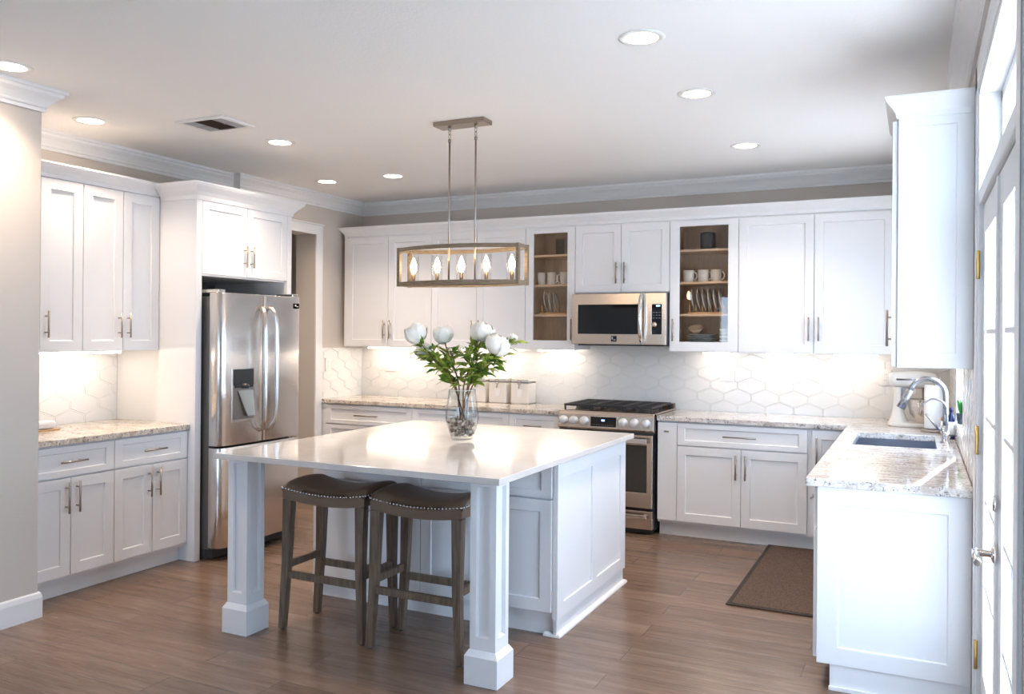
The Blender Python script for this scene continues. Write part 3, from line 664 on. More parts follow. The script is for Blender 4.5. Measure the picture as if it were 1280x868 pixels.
mb = MB(); mb.box(A+.006, C-.006, 6.205, 6.262, .765, .785); mb.build('vent_gap', DARK, t)
mb = MB(); mb.cells([A+.008, A+.07, C-.055, C-.008], [.205, .325, .685, .762], {(1, 1)}, 6.200, 6.245, Fr((0, 0), (1, 0), (0, 1))); od = mb.build('oven_door', WARMSTEEL, t, .004)
MB().box(A+.068, C-.053, 6.206, 6.243, .323, .687).build('window', mat('oven_glass', (.035, .033, .028), .08), od)
mb = MB(); mb.box(A+.04, C-.04, 6.140, 6.155, .700, .742); [mb.box(x, x+.03, 6.155, 6.200, .708, .734) for x in (A+.05, C-.08)]; mb.build('handle', CHROME, od, .006)
mb = MB(); mb.box(A+.008, C-.008, 6.203, 6.25, .045, .185); dw = mb.build('warming_drawer', WARMSTEEL, t, .004)
mb = MB(); mb.box(A+.04, C-.04, 6.148, 6.162, .128, .165); [mb.box(x, x+.03, 6.162, 6.203, .134, .158) for x in (A+.05, C-.08)]; mb.build('handle', CHROME, dw, .006)
MB().box(A+.02, C-.02, 6.24, 6.30, .01, .05).build('kick_plate', DARK, t)
for x, y in ((-2.44, 6.38), (-2.44, 6.70), (-2.187, 6.54), (-1.93, 6.38), (-1.93, 6.70)):
    mb = MB(); mb.lathe([(0, 0), (.060, 0), (.058, .006), (.044, .012), (.040, .022), (.034, .027), (0, .027)], (x, y, .928), 20); mb.build('burner', IRON, t)
for g0, g1 in ((A+.03, -2.32), (-2.315, -2.06), (-2.055, C-.03)):
    mb = MB(); z = .960
    for x in (g0, g1-.014): mb.box(x, x+.014, 6.245, 6.80, z, z+.016)
    for y in (6.245, 6.786): mb.box(g0, g1, y, y+.014, z, z+.016)
    for k in range(1, 7): y = 6.245+.077*k; mb.box(g0, g1, y, y+.010, z+.001, z+.016)
    xm = (g0+g1)/2; mb.box(xm-.006, xm+.006, 6.25, 6.79, z, z+.017)
    for x in (g0, g1-.014):
        for y in (6.247, 6.51, 6.784): mb.box(x, x+.014, y, y+.014, .928, z)
    mb.build('grate', IRON, t, .002)
mb = MB(); mb.box(A+.01, C-.01, 6.812, 6.868, .928, .965); mb.build('rear_vent', mat('bronze_trim', (.18, .14, .10), .35, 1), t, .003)

# ------------------------------------------------------------------ microwave
t = thing('microwave', 'stainless steel over-the-range microwave with black window', 'microwave', (-2.16, 6.6, 1.45))
A, C = -2.562, -1.772
MB().box(A+.004, C, 6.475, YB-.014, 1.452, 1.866).build('body', DARK, t, .003)
Fm = Fr((0, 0), (1, 0), (0, 1))
mb = MB(); mb.cells([A, -2.510, -1.993, -1.945], [1.452, 1.535, 1.772, 1.862], {(1, 1)}, 6.432, 6.474, Fm); md = mb.build('door', WARMSTEEL, t, .003)
MB().box(-2.512, -1.991, 6.437, 6.47, 1.533, 1.774).build('window', BLACKGL, md)
mb = MB(); pts = [(-1.965, 6.432, 1.845), (-1.965, 6.395, 1.825), (-1.965, 6.372, 1.75), (-1.965, 6.366, 1.655), (-1.965, 6.372, 1.56), (-1.965, 6.395, 1.49), (-1.965, 6.432, 1.472)]
mb.tube(pts, .018, 10); mb.build('handle', CHROME, md)
mb = MB(); mb.box(-2.222, -2.176, 6.429, 6.433, 1.474, 1.520); lg = mb.build('badge', BLACKGL, md)
mb = MB(); mb.box(-2.216, -2.206, 6.4283, 6.4290, 1.492, 1.512); mb.box(-2.202, -2.183, 6.4283, 6.4290, 1.486, 1.491); mb.build('emblem', STEEL, lg)
mb = MB(); mb.cells([-1.943, -1.888, -1.808, -1.774], [1.452, 1.535, 1.772, 1.862], {(1, 1)}, 6.434, 6.474, Fm); cpn = mb.build('control_panel', WARMSTEEL, t, .003)
MB().box(-1.890, -1.806, 6.438, 6.47, 1.533, 1.774).build('keypad', BLACKGL, cpn)
MB().box(-1.853, -1.822, 6.4374, 6.438, 1.755, 1.765).build('clock_digits', E_DISP, cpn)
mb = MB(); [mb.box(-1.880+.024*i, -1.866+.024*i, 6.4374, 6.438, 1.66+.022*j, 1.667+.022*j) for i in range(3) for j in range(3)]; mb.build('keys', mat('key_mark', (.10, .10, .11), .5), cpn)
mb = MB(); mb.lathe([(0, 0), (.021, 0), (.020, .014), (0, .016)], (-1.866, 6.438, 1.612), 18, Matrix.Rotation(R(90), 4, 'X')); mb.build('dial', WARMSTEEL, cpn)
MB().box(A+.03, C-.03, 6.50, 6.80, 1.440, 1.452).build('vent_grille', DARK, t)

# ------------------------------------------------------------------ under-cabinet light bars
def bar(x0, x1, y, label):
    t = thing('light_bar', label, 'light', ((x0+x1)/2, y, 1.385), 'under-cabinet light bars')
    MB().box(x0, x1, y-.020, y+.020, 1.393, 1.3998).build('housing', PLASTW, t)
    MB().box(x0+.003, x1-.003, y-.018, y+.018, 1.381, 1.393).build('diffuser', E_BAR, t)
for x0, x1, lb in ((-4.79, -4.13, 'glowing light bar under the wall cabinet at the doorway end'), (-3.76, -3.25, 'glowing light bar under the wall cabinets behind the peonies'), (-2.99, -2.66, 'glowing light bar under the glass cabinet beside the canisters'),
                   (-1.55, -1.34, 'short glowing light bar under the glass cabinet beside the microwave'), (-1.06, -.81, 'glowing light bar above the wide drawer cabinet right of the range'), (-.57, -.26, 'glowing light bar in the right corner near the mixer')):
    bar(x0, x1, 6.73, lb)
t = thing('light_bar', 'glowing light bar under the left wall cabinets above the butter dish', 'light', (-4.82, 3.65, 1.385), 'under-cabinet light bars')
MB().box(-4.87, -4.83, 3.30, 3.95, 1.393, 1.3998).build('housing', PLASTW, t); MB().box(-4.868, -4.832, 3.303, 3.947, 1.381, 1.393).build('diffuser', E_BAR, t)

# ------------------------------------------------------------------ ceiling fixtures
def downlight(x, y, label):
    t = thing('downlight', label, 'light', (x, y, CZ-.01), 'recessed downlights')
    mb = MB(); mb.lathe([(.072, -.004), (.098, -.005), (.101, -.001), (.101, .0), (.072, .0)], (x, y, CZ), 32); mb.lathe([(.072, -.004), (.072, 0)], (x, y, CZ), 32); mb.build('trim_ring', PLASTW, t)
    mb = MB(); mb.lathe([(0, -.003), (.0715, -.003), (.0715, -.001), (0, -.001)], (x, y, CZ), 32); mb.build('lens', E_LAMP, t)
    d = bpy.data.lights.new('beam', 'AREA'); d.shape = 'DISK'; d.size = .135; d.energy = LAMP_W; d.color = (1, .80, .62); d.spread = R(110)
    o = bpy.data.objects.new('beam', d); COL.objects.link(o); o.parent = t; o.location = (0, 0, .004)
for x, y, lb in ((-3.97, 2.60, 'recessed ceiling light at the left picture edge above the grey wall crown'), (-4.54, 3.478, 'recessed ceiling light between the grey wall crown and the air vent'), (-3.874, 4.404, 'recessed ceiling light just beyond the air vent'),
                 (-4.506, 5.709, 'recessed ceiling light above the doorway'), (-5.75, 5.1, 'added unseen hall ceiling light that brightens the doorway jamb'), (-3.851, 5.72, 'recessed ceiling light nearest the pendant rods on the doorway side'), (-1.077, 3.488, 'largest recessed ceiling light, closest over the peninsula'),  # the hall one is added out of view to brighten the doorway jamb
                 (-1.06, 4.416, 'middle light of the three over the sink side'), (-1.049, 5.757, 'recessed ceiling light of the sink side closest to the back wall')):
    downlight(x, y, lb)
t = thing('air_vent', 'white rectangular ceiling air vent with dark slats', 'vent', (-3.89, 3.85, CZ-.01))
x0, x1, y0, y1 = -4.08, -3.70, 3.70, 3.985
mb = MB(); mb.cells([x0, x0+.035, x1-.035, x1], [y0, y0+.03, y1-.03, y1], {(1, 1)}, CZ-.012, CZ-.0005, flat=True); mb.build('frame', PLASTW, t, .002)
MB().box(x0+.03, x1-.03, y0+.025, y1-.025, CZ-.003, CZ-.001).build('duct', VENTD, t)
mb = MB()
for k in range(14): y = y0+.035+k*.0165; mb.add([(x0+.125, y, CZ-.010), (x1-.125, y, CZ-.010), (x1-.125, y+.008, CZ-.004), (x0+.125, y+.008, CZ-.004), (x0+.125, y+.001, CZ-.011), (x1-.125, y+.001, CZ-.011), (x1-.125, y+.009, CZ-.005), (x0+.125, y+.009, CZ-.005)], [(0, 1, 2, 3), (7, 6, 5, 4), (0, 4, 5, 1), (2, 6, 7, 3), (0, 3, 7, 4), (1, 5, 6, 2)])
mb.build('slats', VENTD, t)
for xa, xb in ((x0+.036, x0+.118), (x1-.118, x1-.036)):
    mb = MB(); mb.box(xa, xb, (y0+y1)/2-.005, (y0+y1)/2+.005, CZ-.012, CZ-.004)
    for k in range(8): x = xa+.002+k*.0105; mb.box(x, x+.006, y0+.03, y1-.03, CZ-.009, CZ-.006)
    mb.build('side_louver', mat('louver_grey', (.38, .38, .40), .5) if 'louver_grey' not in MATS else MATS['louver_grey'], t)

# ------------------------------------------------------------------ pendant
BRONZE = mat('bronze_socket', (.20, .15, .11), .35, 1)
PXc, PYc = -2.478, 4.42
t = thing('pendant_lamp', 'linear wood-framed pendant lamp with five candle bulbs over the island', 'lamp', (PXc, PYc, 1.815))
MB().box(PXc-.172, PXc+.172, PYc-.058, PYc+.058, CZ-.028, CZ-.0005).build('canopy', mat('bronze_nickel', (.36, .30, .25), .32, 1), t, .003)
for x in (PXc-.088, PXc+.092):
    mb = MB(); mb.tube([(x, PYc, CZ-.115), (x, PYc, 1.835)], .0058, 8); mb.tube([(x, PYc, CZ-.028), (x, PYc, CZ-.05)], .010, 8); mb.tube([(x, PYc, CZ-.10), (x, PYc, CZ-.12)], .010, 8)
    for zc in (CZ-.060, CZ-.082): mb.tube([(x+.007*math.cos(q*math.pi/4), PYc, zc+.014*math.sin(q*math.pi/4)) for q in range(8)], .0025, 6, closed=True)
    mb.build('rod', NICKEL, t)
Z0, Z1 = 1.818, 2.052; E = .406; HW = .060; BOW = .115
def rail_pts(sg):
    return [(PXc-E+2*E*k/16, PYc+sg*(HW+BOW*math.sin(math.pi*k/16)**.9 if 0 < k < 16 else HW)) for k in range(17)]
for sg in (-1, 1):
    p = rail_pts(sg)
    for z, h in ((Z0, .024), (Z1-.024, .024)):
        mb = MB(); mb.sweep(p, [(-.007, z), (.007, z), (.007, z+h), (-.007, z+h)], 1); mb.build('rail', PENDW, t, .001)
for sx in (-1, 1):
    x = PXc+sx*E
    for sg in (-1, 1):
        MB().box(x-.010, x+.010, PYc+sg*HW-.012, PYc+sg*HW+.012, Z0-.002, Z1+.002).build('corner_post', PENDW, t, .001)
    for z in (Z0, Z1-.024): MB().box(x-.007, x+.007, PYc-HW, PYc+HW, z, z+.024).build('end_rail', PENDW, t)
MB().box(PXc-E, PXc+E, PYc-.018, PYc+.018, Z0+.002, Z0+.016).build('base_bar', PENDW, t, .001)
for k in range(5):
    x = PXc-.338+.169*k
    mb = MB(); mb.lathe([(0, 0), (.034, 0), (.034, .004), (.014, .008), (.0105, .012), (.0105, .066), (0, .066)], (x, PYc, Z0+.016), 14); mb.build('socket', BRONZE, t)
    mb = MB(); mb.lathe([(.0, 0), (.008, 0), (.015, .014), (.020, .032), (.019, .05), (.012, .070), (.006, .086), (.0, .096)], (x, PYc, Z0+.082), 14); mb.build('bulb', E_BULB, t)
    mb = MB(); mb.lathe([(.0325, 0), (.0325, .165), (.0305, .165), (.0305, 0), (.0325, 0)], (x, PYc, Z0+.021), 20); mb.build('glass_shade', SHADEGL, t)

# ------------------------------------------------------------------ bar stools
def stool(cx, cy, label):
    t = thing('bar_stool', label, 'stool', (cx, cy, 0), 'saddle-seat bar stools')
    a, d = .262, .165
    def top(u, v):
        e = max(abs(u), abs(v))
        return .742+.042*u*u-.018*v*v - .028*(max(0, abs(v)-.75)/.25)**2-.024*(max(0, abs(u)-.82)/.18)**2
    def bot(u): return .655+.022*u*u
    nu, nv = 24, 14; mb = MB()
    sq = lambda u, v: (cx+.008+a*u*(1-.015*v*v), cy+.012+d*v*(1-.02*u*u))
    us = [-1+2*i/nu for i in range(nu+1)]; vs = [-1+2*j/nv for j in range(nv+1)]
    for i in range(nu):
        for j in range(nv):
            mb.poly([(*sq(us[p], vs[q]), top(us[p], vs[q])) for p, q in ((i, j), (i+1, j), (i+1, j+1), (i, j+1))], True)
    edge = [(u, -1) for u in us]+[(1, v) for v in vs[1:]]+[(u, 1) for u in us[-2::-1]]+[(-1, v) for v in vs[-2:0:-1]]
    zb = lambda u: bot(u)+.047
    n = len(edge)
    for k in range(n):
        (u, v), (u3, v3) = edge[k], edge[(k+1) % n]
        mb.poly([(*sq(u, v), top(u, v)), (*sq(u3, v3), top(u3, v3)), (*sq(u3, v3), zb(u3)), (*sq(u, v), zb(u))], True)
    for i in range(nu): mb.poly([(*sq(us[i], -1), zb(us[i])), (*sq(us[i+1], -1), zb(us[i+1])), (*sq(us[i+1], 1), zb(us[i+1])), (*sq(us[i], 1), zb(us[i]))])
    mb.build('seat', LEATH, t)
    mb = MB()
    for k in range(n):
        (u, v), (u3, v3) = edge[k], edge[(k+1) % n]; f = .985
        p = lambda u, v: (cx+(sq(u, v)[0]-cx)*f, cy+(sq(u, v)[1]-cy)*f)
        mb.poly([(*p(u, v), zb(u)+.001), (*p(u3, v3), zb(u3)+.001), (*p(u3, v3), bot(u3)), (*p(u, v), bot(u))])
    for i in range(nu): mb.poly([(cx+.008+a*.98*us[i], cy+.012-d*.98, bot(us[i])), (cx+.008+a*.98*us[i+1], cy+.012-d*.98, bot(us[i+1])), (cx+.008+a*.98*us[i+1], cy+.012+d*.98, bot(us[i+1])), (cx+.008+a*.98*us[i], cy+.012+d*.98, bot(us[i]))])
    mb.build('apron', LEATH, t)
    mb = MB()
    def nail(u, v, nx, ny):
        x, y = sq(u, v); M = Vector((nx, ny, 0)).to_track_quat('Z', 'Y').to_matrix().to_4x4()
        mb.lathe([(.0062, -.001), (.0054, .003), (.0025, .005), (0, .0054)], (x, y, zb(u)+.006), 6, M)
    for k in range(27):
        u = -.97+1.94*k/26; nail(u, -1, 0, -1); nail(u, 1, 0, 1)
    for k in range(15):
        v = -.95+1.9*k/14; nail(1, v, 1, 0); nail(-1, v, -1, 0)
    mb.build('nailhead_trim', CHROME, t)
    tops = {}; 
    for sx in (-1, 1):
        for sy in (-1, 1):
            A_ = Vector((cx+sx*.226+.006, cy+sy*.134+.008, .672)); B_ = Vector((cx+sx*.248, cy+sy*.138, 0)); mid = A_.lerp(B_, .5)+Vector((-sx*.006, 0, 0))
            mb = MB(); mb.frustum(tuple(mid), .0215, .0185, tuple(A_), .027, .022); mb.frustum((B_.x, B_.y, .006), .017, .016, tuple(mid), .0215, .0185)
            lg = mb.build('leg', STOOLW, t, .002); tops[(sx, sy)] = (A_, B_)
            mb = MB(); mb.lathe([(0, 0), (.012, 0), (.012, .007), (0, .007)], (B_.x, B_.y, 0), 10); mb.build('foot_glide', DARK, lg)
    def at(k, z): A_, B_ = tops[k]; return A_.lerp(B_, 1-(z/.672))
    def stretch(k1, k2, z, hh=.018, hw=.011):
        p, q = at(k1, z), at(k2, z); dd = (q-p).normalized(); nrm = Vector((-dd.y, dd.x, 0))*hw
        P = [p-nrm-Vector((0, 0, hh)), p+nrm-Vector((0, 0, hh)), p+nrm+Vector((0, 0, hh)), p-nrm+Vector((0, 0, hh))]
        Q = [v+(q-p) for v in P]
        mb = MB(); mb.add(P+Q, [(0, 1, 2, 3), (7, 6, 5, 4)]+[(k, (k+1) % 4, 4+(k+1) % 4, 4+k) for k in range(4)]); mb.build('stretcher', STOOLW, t, .002)
    stretch((-1, -1), (1, -1), .285); stretch((-1, 1), (1, 1), .285); stretch((-1, -1), (-1, 1), .330); stretch((1, -1), (1, 1), .330)
    return t
stool(-2.69, 3.528, 'brown leather saddle stool with nailhead trim, closer to the refrigerator')
stool(-2.135, 3.512, 'brown leather saddle stool with nailhead trim, partly behind the near island leg')

# ------------------------------------------------------------------ vase of peonies
VX, VY = -2.362, 4.235
t = thing('vase', 'clear glass vase holding peonies on the island top', 'vase', (VX, VY, IZ))
prof = [(0, 0), (.052, 0), (.060, .004), (.066, .02), (.085, .065), (.0955, .115), (.0965, .150), (.091, .200), (.082, .250), (.078, .285), (.0755, .287), (.079, .25), (.088, .20), (.0935, .150), (.0925, .115), (.082, .067), (.063, .026), (.05, .020), (0, .018)]
mb = MB(); mb.lathe(prof, (VX, VY, IZ), 40); mb.build('glass_body', VASEGL, t)
mb = MB(); mb.tube([(VX+.077*math.cos(q*math.pi/20), VY+.077*math.sin(q*math.pi/20), IZ+.286) for q in range(40)], .0022, 6, closed=True); mb.build('rim', mat('rim_glass', (.55, .6, .62), .1), t)
mb = MB(); rng = random.Random(3)
for k in range(150):
    z = IZ+.030+.085*rng.random(); rm = .060+(z-IZ-.03)*.30; q = rng.random()*6.283; rr_ = rm*math.sqrt(rng.random())*.96
    s3 = .008+.006*rng.random(); M = Matrix.Rotation(rng.random()*3, 4, 'X') @ Matrix.Rotation(rng.random()*3, 4, 'Z') @ Matrix.Diagonal((1.35, 1, .75, 1))
    mb.lathe([(0, -s3), (s3*.7, -s3*.7), (s3, 0), (s3*.7, s3*.7), (0, s3)], (VX+rr_*math.cos(q), VY+rr_*math.sin(q), z), 8, M)
tag(mb.build('pebbles', PEB), 'brown and cream river pebbles filling the bottom of the glass vase', 'pebbles', None, 'stuff')

def leaf_mesh(mb, p, d, ln, wd, droop, upv):
    """one lance-shaped leaflet"""
    d = d.normalized(); side = d.cross(upv)
    if side.length < .05: side = Vector((1, 0, 0))
    side.normalize(); nrm = side.cross(d).normalized()
    K = 6; rows = []
    for k in range(K+1):
        s = k/K; w = wd*math.sin(math.pi*min(1, .06+.94*s)**.8)*(1 if s < .98 else .15)
        c = p+d*(ln*s)-Vector((0, 0, 1))*droop*ln*s*s
        rows.append((c-side*w+nrm*w*.35, c, c+side*w+nrm*w*.35))
    for k in range(K):
        for j in range(2): mb.poly([rows[k][j], rows[k][j+1], rows[k+1][j+1], rows[k+1][j]], True)
def blossom(mb, c, r, axis, rng, full=1.):
    q0 = axis.to_track_quat('Z', 'Y')
    layers = [(.62, 1.5, 7), (.80, 1.40, 8), (.92, 1.22, 9), (1.0, 1.0, 10), (1.06, .55, 9)]
    for rad, te, n in layers:
        for k in range(n):
            a = 2*math.pi*(k+rng.random()*.5)/n; K = 5; W = 4; R_ = r*rad*(.86+.24*rng.random()); ww = 4.6/n; te2 = te+rng.uniform(-.22, .12)
            rows = []
            for i in range(K+1):
                s = i/K; th = -1.3+s*(1.3+te2)      # from pole below up around the ball
                row = []
                for j in range(W+1):
                    v = -1+2*j/W; aa = a+v*ww*(math.sin(math.pi*(.12+.80*s))**.6)*1.05
                    rr2 = R_*(1+.34*(rng.random()-.45)*s*s+.05*v*v*(1-s)+(.06*s**4)); 
                    aa = a+(aa-a)*(1+.5*max(0, th)); x = rr2*math.cos(th)*math.cos(aa); y = rr2*math.cos(th)*math.sin(aa); z = rr2*math.sin(th)*.86-(.05*r*v*v if i == K else 0)
                    row.append(c+q0 @ Vector((x, y, z)))
                rows.append(row)
            for i in range(K):
                for j in range(W): mb.poly([rows[i][j], rows[i][j+1], rows[i+1][j+1], rows[i+1][j]], True)
def bez(a, b_, c, d, n):
    out = []
    for k in range(n+1):
        s = k/n; out.append(a*(1-s)**3+b_*3*s*(1-s)**2+c*3*s*s*(1-s)+d*s**3)
    return out
blooms = [(-2.660, 4.20, 1.528, .064, 'cream peony at the far left of the vase bouquet', 1), (-2.530, 4.30, 1.522, .056, 'pale peony second from the left, behind the leaves', 1), (-2.670, 4.31, 1.425, .048, 'low blush peony under the left blooms', 1),
          (-2.318, 4.33, 1.528, .036, 'small yellowish half-open peony beside the tall white bloom', .8), (-2.232, 4.24, 1.540, .062, 'tall round white peony right of the bouquet middle', 1), (-2.118, 4.20, 1.468, .066, 'large white peony leaning to the right', 1), (-2.065, 4.29, 1.512, .022, 'small round peony bud behind the right bloom', .6)]
rng = random.Random(11)
for i, (bx_, by_, bz_, br_, lb, full) in enumerate(blooms):
    c = Vector((bx_, by_, bz_)); q = i*2.4
    p0 = Vector((VX+.040*math.cos(q+2), VY+.040*math.sin(q+2), IZ+.045)); neck = Vector((VX+(bx_-VX)*.14+.012*math.cos(q), VY+(by_-VY)*.2+.012*math.sin(q), IZ+.275))
    base = (p0.x, p0.y, p0.z)
    t = thing('peony', lb, 'flower', base, 'peonies in the vase')
    axis = (c-neck); axis.z += .12; axis.normalize(); end = c-axis*br_*.85
    pts = [p0.lerp(neck, k/4) for k in range(4)]+bez(neck, neck+(neck-p0)*.28+Vector((0, 0, .03)), end-axis*.09, end, 9)
    mb = MB(); mb.tube(pts, [.0042]*4+[.004]*6+[.0034]*4, 7); mb.build('stem', STEM, t)
    mb = MB(); blossom(mb, c, br_, axis, rng, full); bl = mb.build('blossom', PETAL, t)
    mb = MB()
    for k in range(5):
        a = k*1.2566; sd = axis.orthogonal().normalized(); sd.rotate(Matrix.Rotation(a, 3, axis)); leaf_mesh(mb, end+axis*.004, sd*.9+axis*.75, br_*.85, br_*.26, .1, axis)
    mb.build('sepals', LEAF, bl)
    mb = MB()
    ts = (5, 6, 7, 8, 8, 9, 9, 10, 10, 11, 11, 12, 12)
    for k in ts:
        p = pts[min(k, len(pts)-2)]
        for rep in range(2 if k < 12 else 1):
            out = Vector((bx_-VX, by_-VY, 0)); ang = math.atan2(out.y, out.x)+rng.uniform(-1.9, 1.9); el = rng.uniform(-.2, 1.15)
            d = Vector((math.cos(ang)*math.cos(el), math.sin(ang)*math.cos(el), math.sin(el)))
            pet = rng.uniform(.02, .05); e = p+d*pet; mb.tube([p, p+d*pet*.5+Vector((0, 0, .002)), e], .0014, 5)
            for s3 in (-.75, 0, .75):
                dd = d.copy(); dd.rotate(Matrix.Rotation(s3+rng.uniform(-.15, .15), 3, 'Z')); ln = rng.uniform(.066, .102)*(1 if s3 == 0 else .85)
                leaf_mesh(mb, e, dd, ln, ln*.175, rng.uniform(.1, .45), Vector((rng.uniform(-.5, .5), rng.uniform(-.9, .1), 1)))
    mb.build('foliage', LEAF, t)

# ------------------------------------------------------------------ counter items
def canister(xc, label):
    y0 = 6.675; w = .088
    t = thing('canister', label, 'canister', (xc, y0+w, ZC), 'white kitchen canisters')
    MB().box(xc-w, xc+w, y0, y0+.165, ZC, ZC+.185).build('jar', PORC, t, .010)
    MB().box(xc-w+.004, xc+w-.004, y0+.004, y0+.161, ZC+.192, ZC+.222).build('lid', PORC, t, .007)
    MB().box(xc-w+.002, xc+w-.002, y0+.002, y0+.163, ZC+.185, ZC+.193).build('seal', NICKEL, t)
    mb = MB(); zc = ZC+.192
    mb.tube([(xc+.020*math.cos(q*math.pi/8), y0-.008, zc+.020*math.sin(q*math.pi/8)) for q in range(16)], .0032, 6, closed=True); mb.tube([(xc, y0-.008, zc-.020), (xc-.004, y0-.010, zc-.055)], .005, 6); mb.build('clasp', NICKEL, t)
    MB().box(xc-.022, xc+.022, y0-.004, y0+.002, ZC+.060, ZC+.128).build('tag', PLASTW, t, .001)
canister(-3.575, 'white square canister nearest the peonies, mostly behind the vase'); canister(-3.365, 'white square canister in the middle of the row of three'); canister(-3.148, 'white square canister at the end toward the range')
t = thing('butter_dish', 'small white covered butter dish on the left counter', 'dish', (-4.84, 3.37, ZC))
MB().box(-4.905, -4.785, 3.27, 3.475, ZC, ZC+.008).build('tray', RACKW, t, .003)
MB().box(-4.895, -4.795, 3.28, 3.460, ZC+.008, ZC+.058).build('cover', GLAZE, t, .018)
def outlet(F, u, z, n, label, w=.04, h=.06, horiz=False):
    t = thing('wall_outlet', label, 'outlet', F(u, n, z-h), 'white wall outlets')
    if horiz: w, h = h, w
    MB().box(u-w, u+w, n+.0003, n+.007, z-h, z+h, F).build('cover_plate', PLASTW, t, .002)
    mb = MB()
    for q in (-.022, .022):
        du, dz = (q, 0) if horiz else (0, q); mb.box(u+du-.015, u+du+.015, n+.007, n+.0085, z+dz-.014, z+dz+.014, F)
    rc = mb.build('receptacle', PLASTW, t, .001)
    mb = MB()
    for q in (-.022, .022):
        du, dz = (q, 0) if horiz else (0, q)
        for s3 in (-.006, .006): mb.box(u+du+s3-.001, u+du+s3+.001, n+.0085, n+.0088, z+dz-.004, z+dz+.005, F)
    mb.build('slots', DARK, rc)
FLW = Fr((XL, 0), (0, 1), (1, 0))
outlet(FLW, 6.345, 1.232, .006, 'white outlet on the tiled side wall beside the doorway')
outlet(FB, -4.64, 1.20, .006, 'white sideways outlet on the backsplash left of the peonies', horiz=True)
outlet(FB, -2.94, 1.215, .006, 'white outlet on the backsplash between canisters and range')
outlet(FB, -1.385, 1.20, .006, 'white sideways outlet on the backsplash right of the range', horiz=True)
outlet(FB, -.215, 1.225, .006, 'white outlet on the backsplash beside the stand mixer')

# sink and taps
t = thing('sink', 'stainless steel sink set under the pale granite counter', 'sink', ((SX0+SX1)/2, (SY0+SY1)/2, .70))
mb = MB(); th = .003; z0 = .70; z1 = ZC-CT-.0005; a, c, d, e = SX0-.004, SX1+.004, SY0-.004, SY1+.004
mb.box(a-th, a, d-th, e+th, z0, z1); mb.box(c, c+th, d-th, e+th, z0, z1); mb.box(a, c, d-th, d, z0, z1); mb.box(a, c, e, e+th, z0, z1); mb.box(a-th, c+th, d-th, e+th, z0-th, z0); mb.build('basin', SINKM, t)
mb = MB(); mb.lathe([(0, .001), (.045, .001), (.045, .005), (.03, .003), (0, .002)], ((a+c)/2, (d+e)/2, z0), 20); mb.build('drain', CHROME, t)
t = thing('faucet', 'brushed steel pull-down faucet arching over the sink', 'faucet', (.150, 5.52, ZC))
fx, fy = .150, 5.52
mb = MB(); mb.lathe([(0, 0), (.030, 0), (.028, .008), (.022, .012), (.022, .10), (0, .10)], (fx, fy, ZC), 18); mb.build('base', FAUC, t)
arc = [(fx, fy, ZC+.10), (fx, fy, ZC+.26)]+[(fx-.095+.095*math.cos(R(q)), fy-.0, ZC+.275+.095*math.sin(R(q))) for q in range(0, 166, 15)]
mb = MB(); mb.tube(arc, .0155, 12); mb.build('spout', FAUC, t)
ex = Vector(arc[-1]); dd = (Vector(arc[-1])-Vector(arc[-2])).normalized(); dd = (dd+Vector((-.12, 0, -.1))).normalized()
mb = MB(); mb.tube([ex, ex+dd*.012, ex+dd*.05, ex+dd*.12], [.0175, .019, .020, .026], 14); mb.build('spray_head', FAUC, t)
mb = MB(); mb.tube([(fx-.02, fy, ZC+.075), (fx-.045, fy, ZC+.085)], .009, 8); mb.tube([(fx-.042, fy-.002, ZC+.083), (fx-.105, fy-.01, ZC+.165)], [.008, .006], 8); mb.build('lever', FAUC, t)
t = thing('filter_tap', 'slender steel water tap standing in front of the tall faucet', 'tap', (.150, 5.33, ZC))
fx, fy = .152, 5.33
mb = MB(); mb.lathe([(0, 0), (.030, 0), (.028, .006), (.014, .012), (.013, .045), (.017, .05), (.017, .075), (.008, .085), (0, .085)], (fx, fy, ZC), 16); mb.build('base', CHROME, t)
mb = MB(); mb.tube([(fx, fy, ZC+.08), (fx, fy, ZC+.19)]+[(fx-.065+.065*math.cos(R(q)), fy, ZC+.20+.065*math.sin(R(q))) for q in range(0, 171, 15)], .0062, 8); mb.build('spout', FAUC, t)
mb = MB(); mb.tube([(fx, fy, ZC+.062), (fx+.045, fy-.03, ZC+.066)], .005, 8); mb.build('lever', DARK, t)
# paper towels
t = thing('paper_towel_holder', 'white paper towel roll on a steel stand behind the faucet', 'paper towel', (.098, 6.12, ZC))
mb = MB(); mb.lathe([(0, 0), (.078, 0), (.078, .012), (.070, .018), (0, .018)], (.098, 6.12, ZC), 24); mb.tube([(.098, 6.12, ZC+.01), (.098, 6.12, ZC+.335)], .006, 8); mb.lathe([(0, 0), (.014, .002), (.016, .014), (0, .026)], (.098, 6.12, ZC+.325), 12); mb.build('stand', NICKEL, t)
mb = MB(); mb.lathe([(.02, 0), (.055, 0), (.057, .003), (.057, .277), (.055, .28), (.02, .28), (.02, 0)], (.098, 6.12, ZC+.022), 28); mb.build('roll', PAPER, t)
def bottle(x, y, m, lab, r, h, cap):
    t = thing('soap_bottle', lab, 'bottle', (x, y, ZC))
    mb = MB(); mb.lathe([(0, 0), (r, 0), (r, .005), (r, h*.62), (r*.9, h*.70), (r*.45, h*.80), (r*.42, h*.88), (0, h*.88)], (x, y, ZC), 18); mb.build('body', m, t)
    mb = MB(); mb.lathe([(r*1.02, h*.12), (r*1.03, h*.12), (r*1.03, h*.56), (r*1.02, h*.56)], (x, y, ZC), 18); mb.build('paper_label', PAPER, t)
    mb = MB(); mb.lathe([(0, h*.87), (r*.5, h*.87), (r*.5, h*.97), (r*.2, h), (0, h)], (x, y, ZC), 14); mb.build('cap', cap, t)
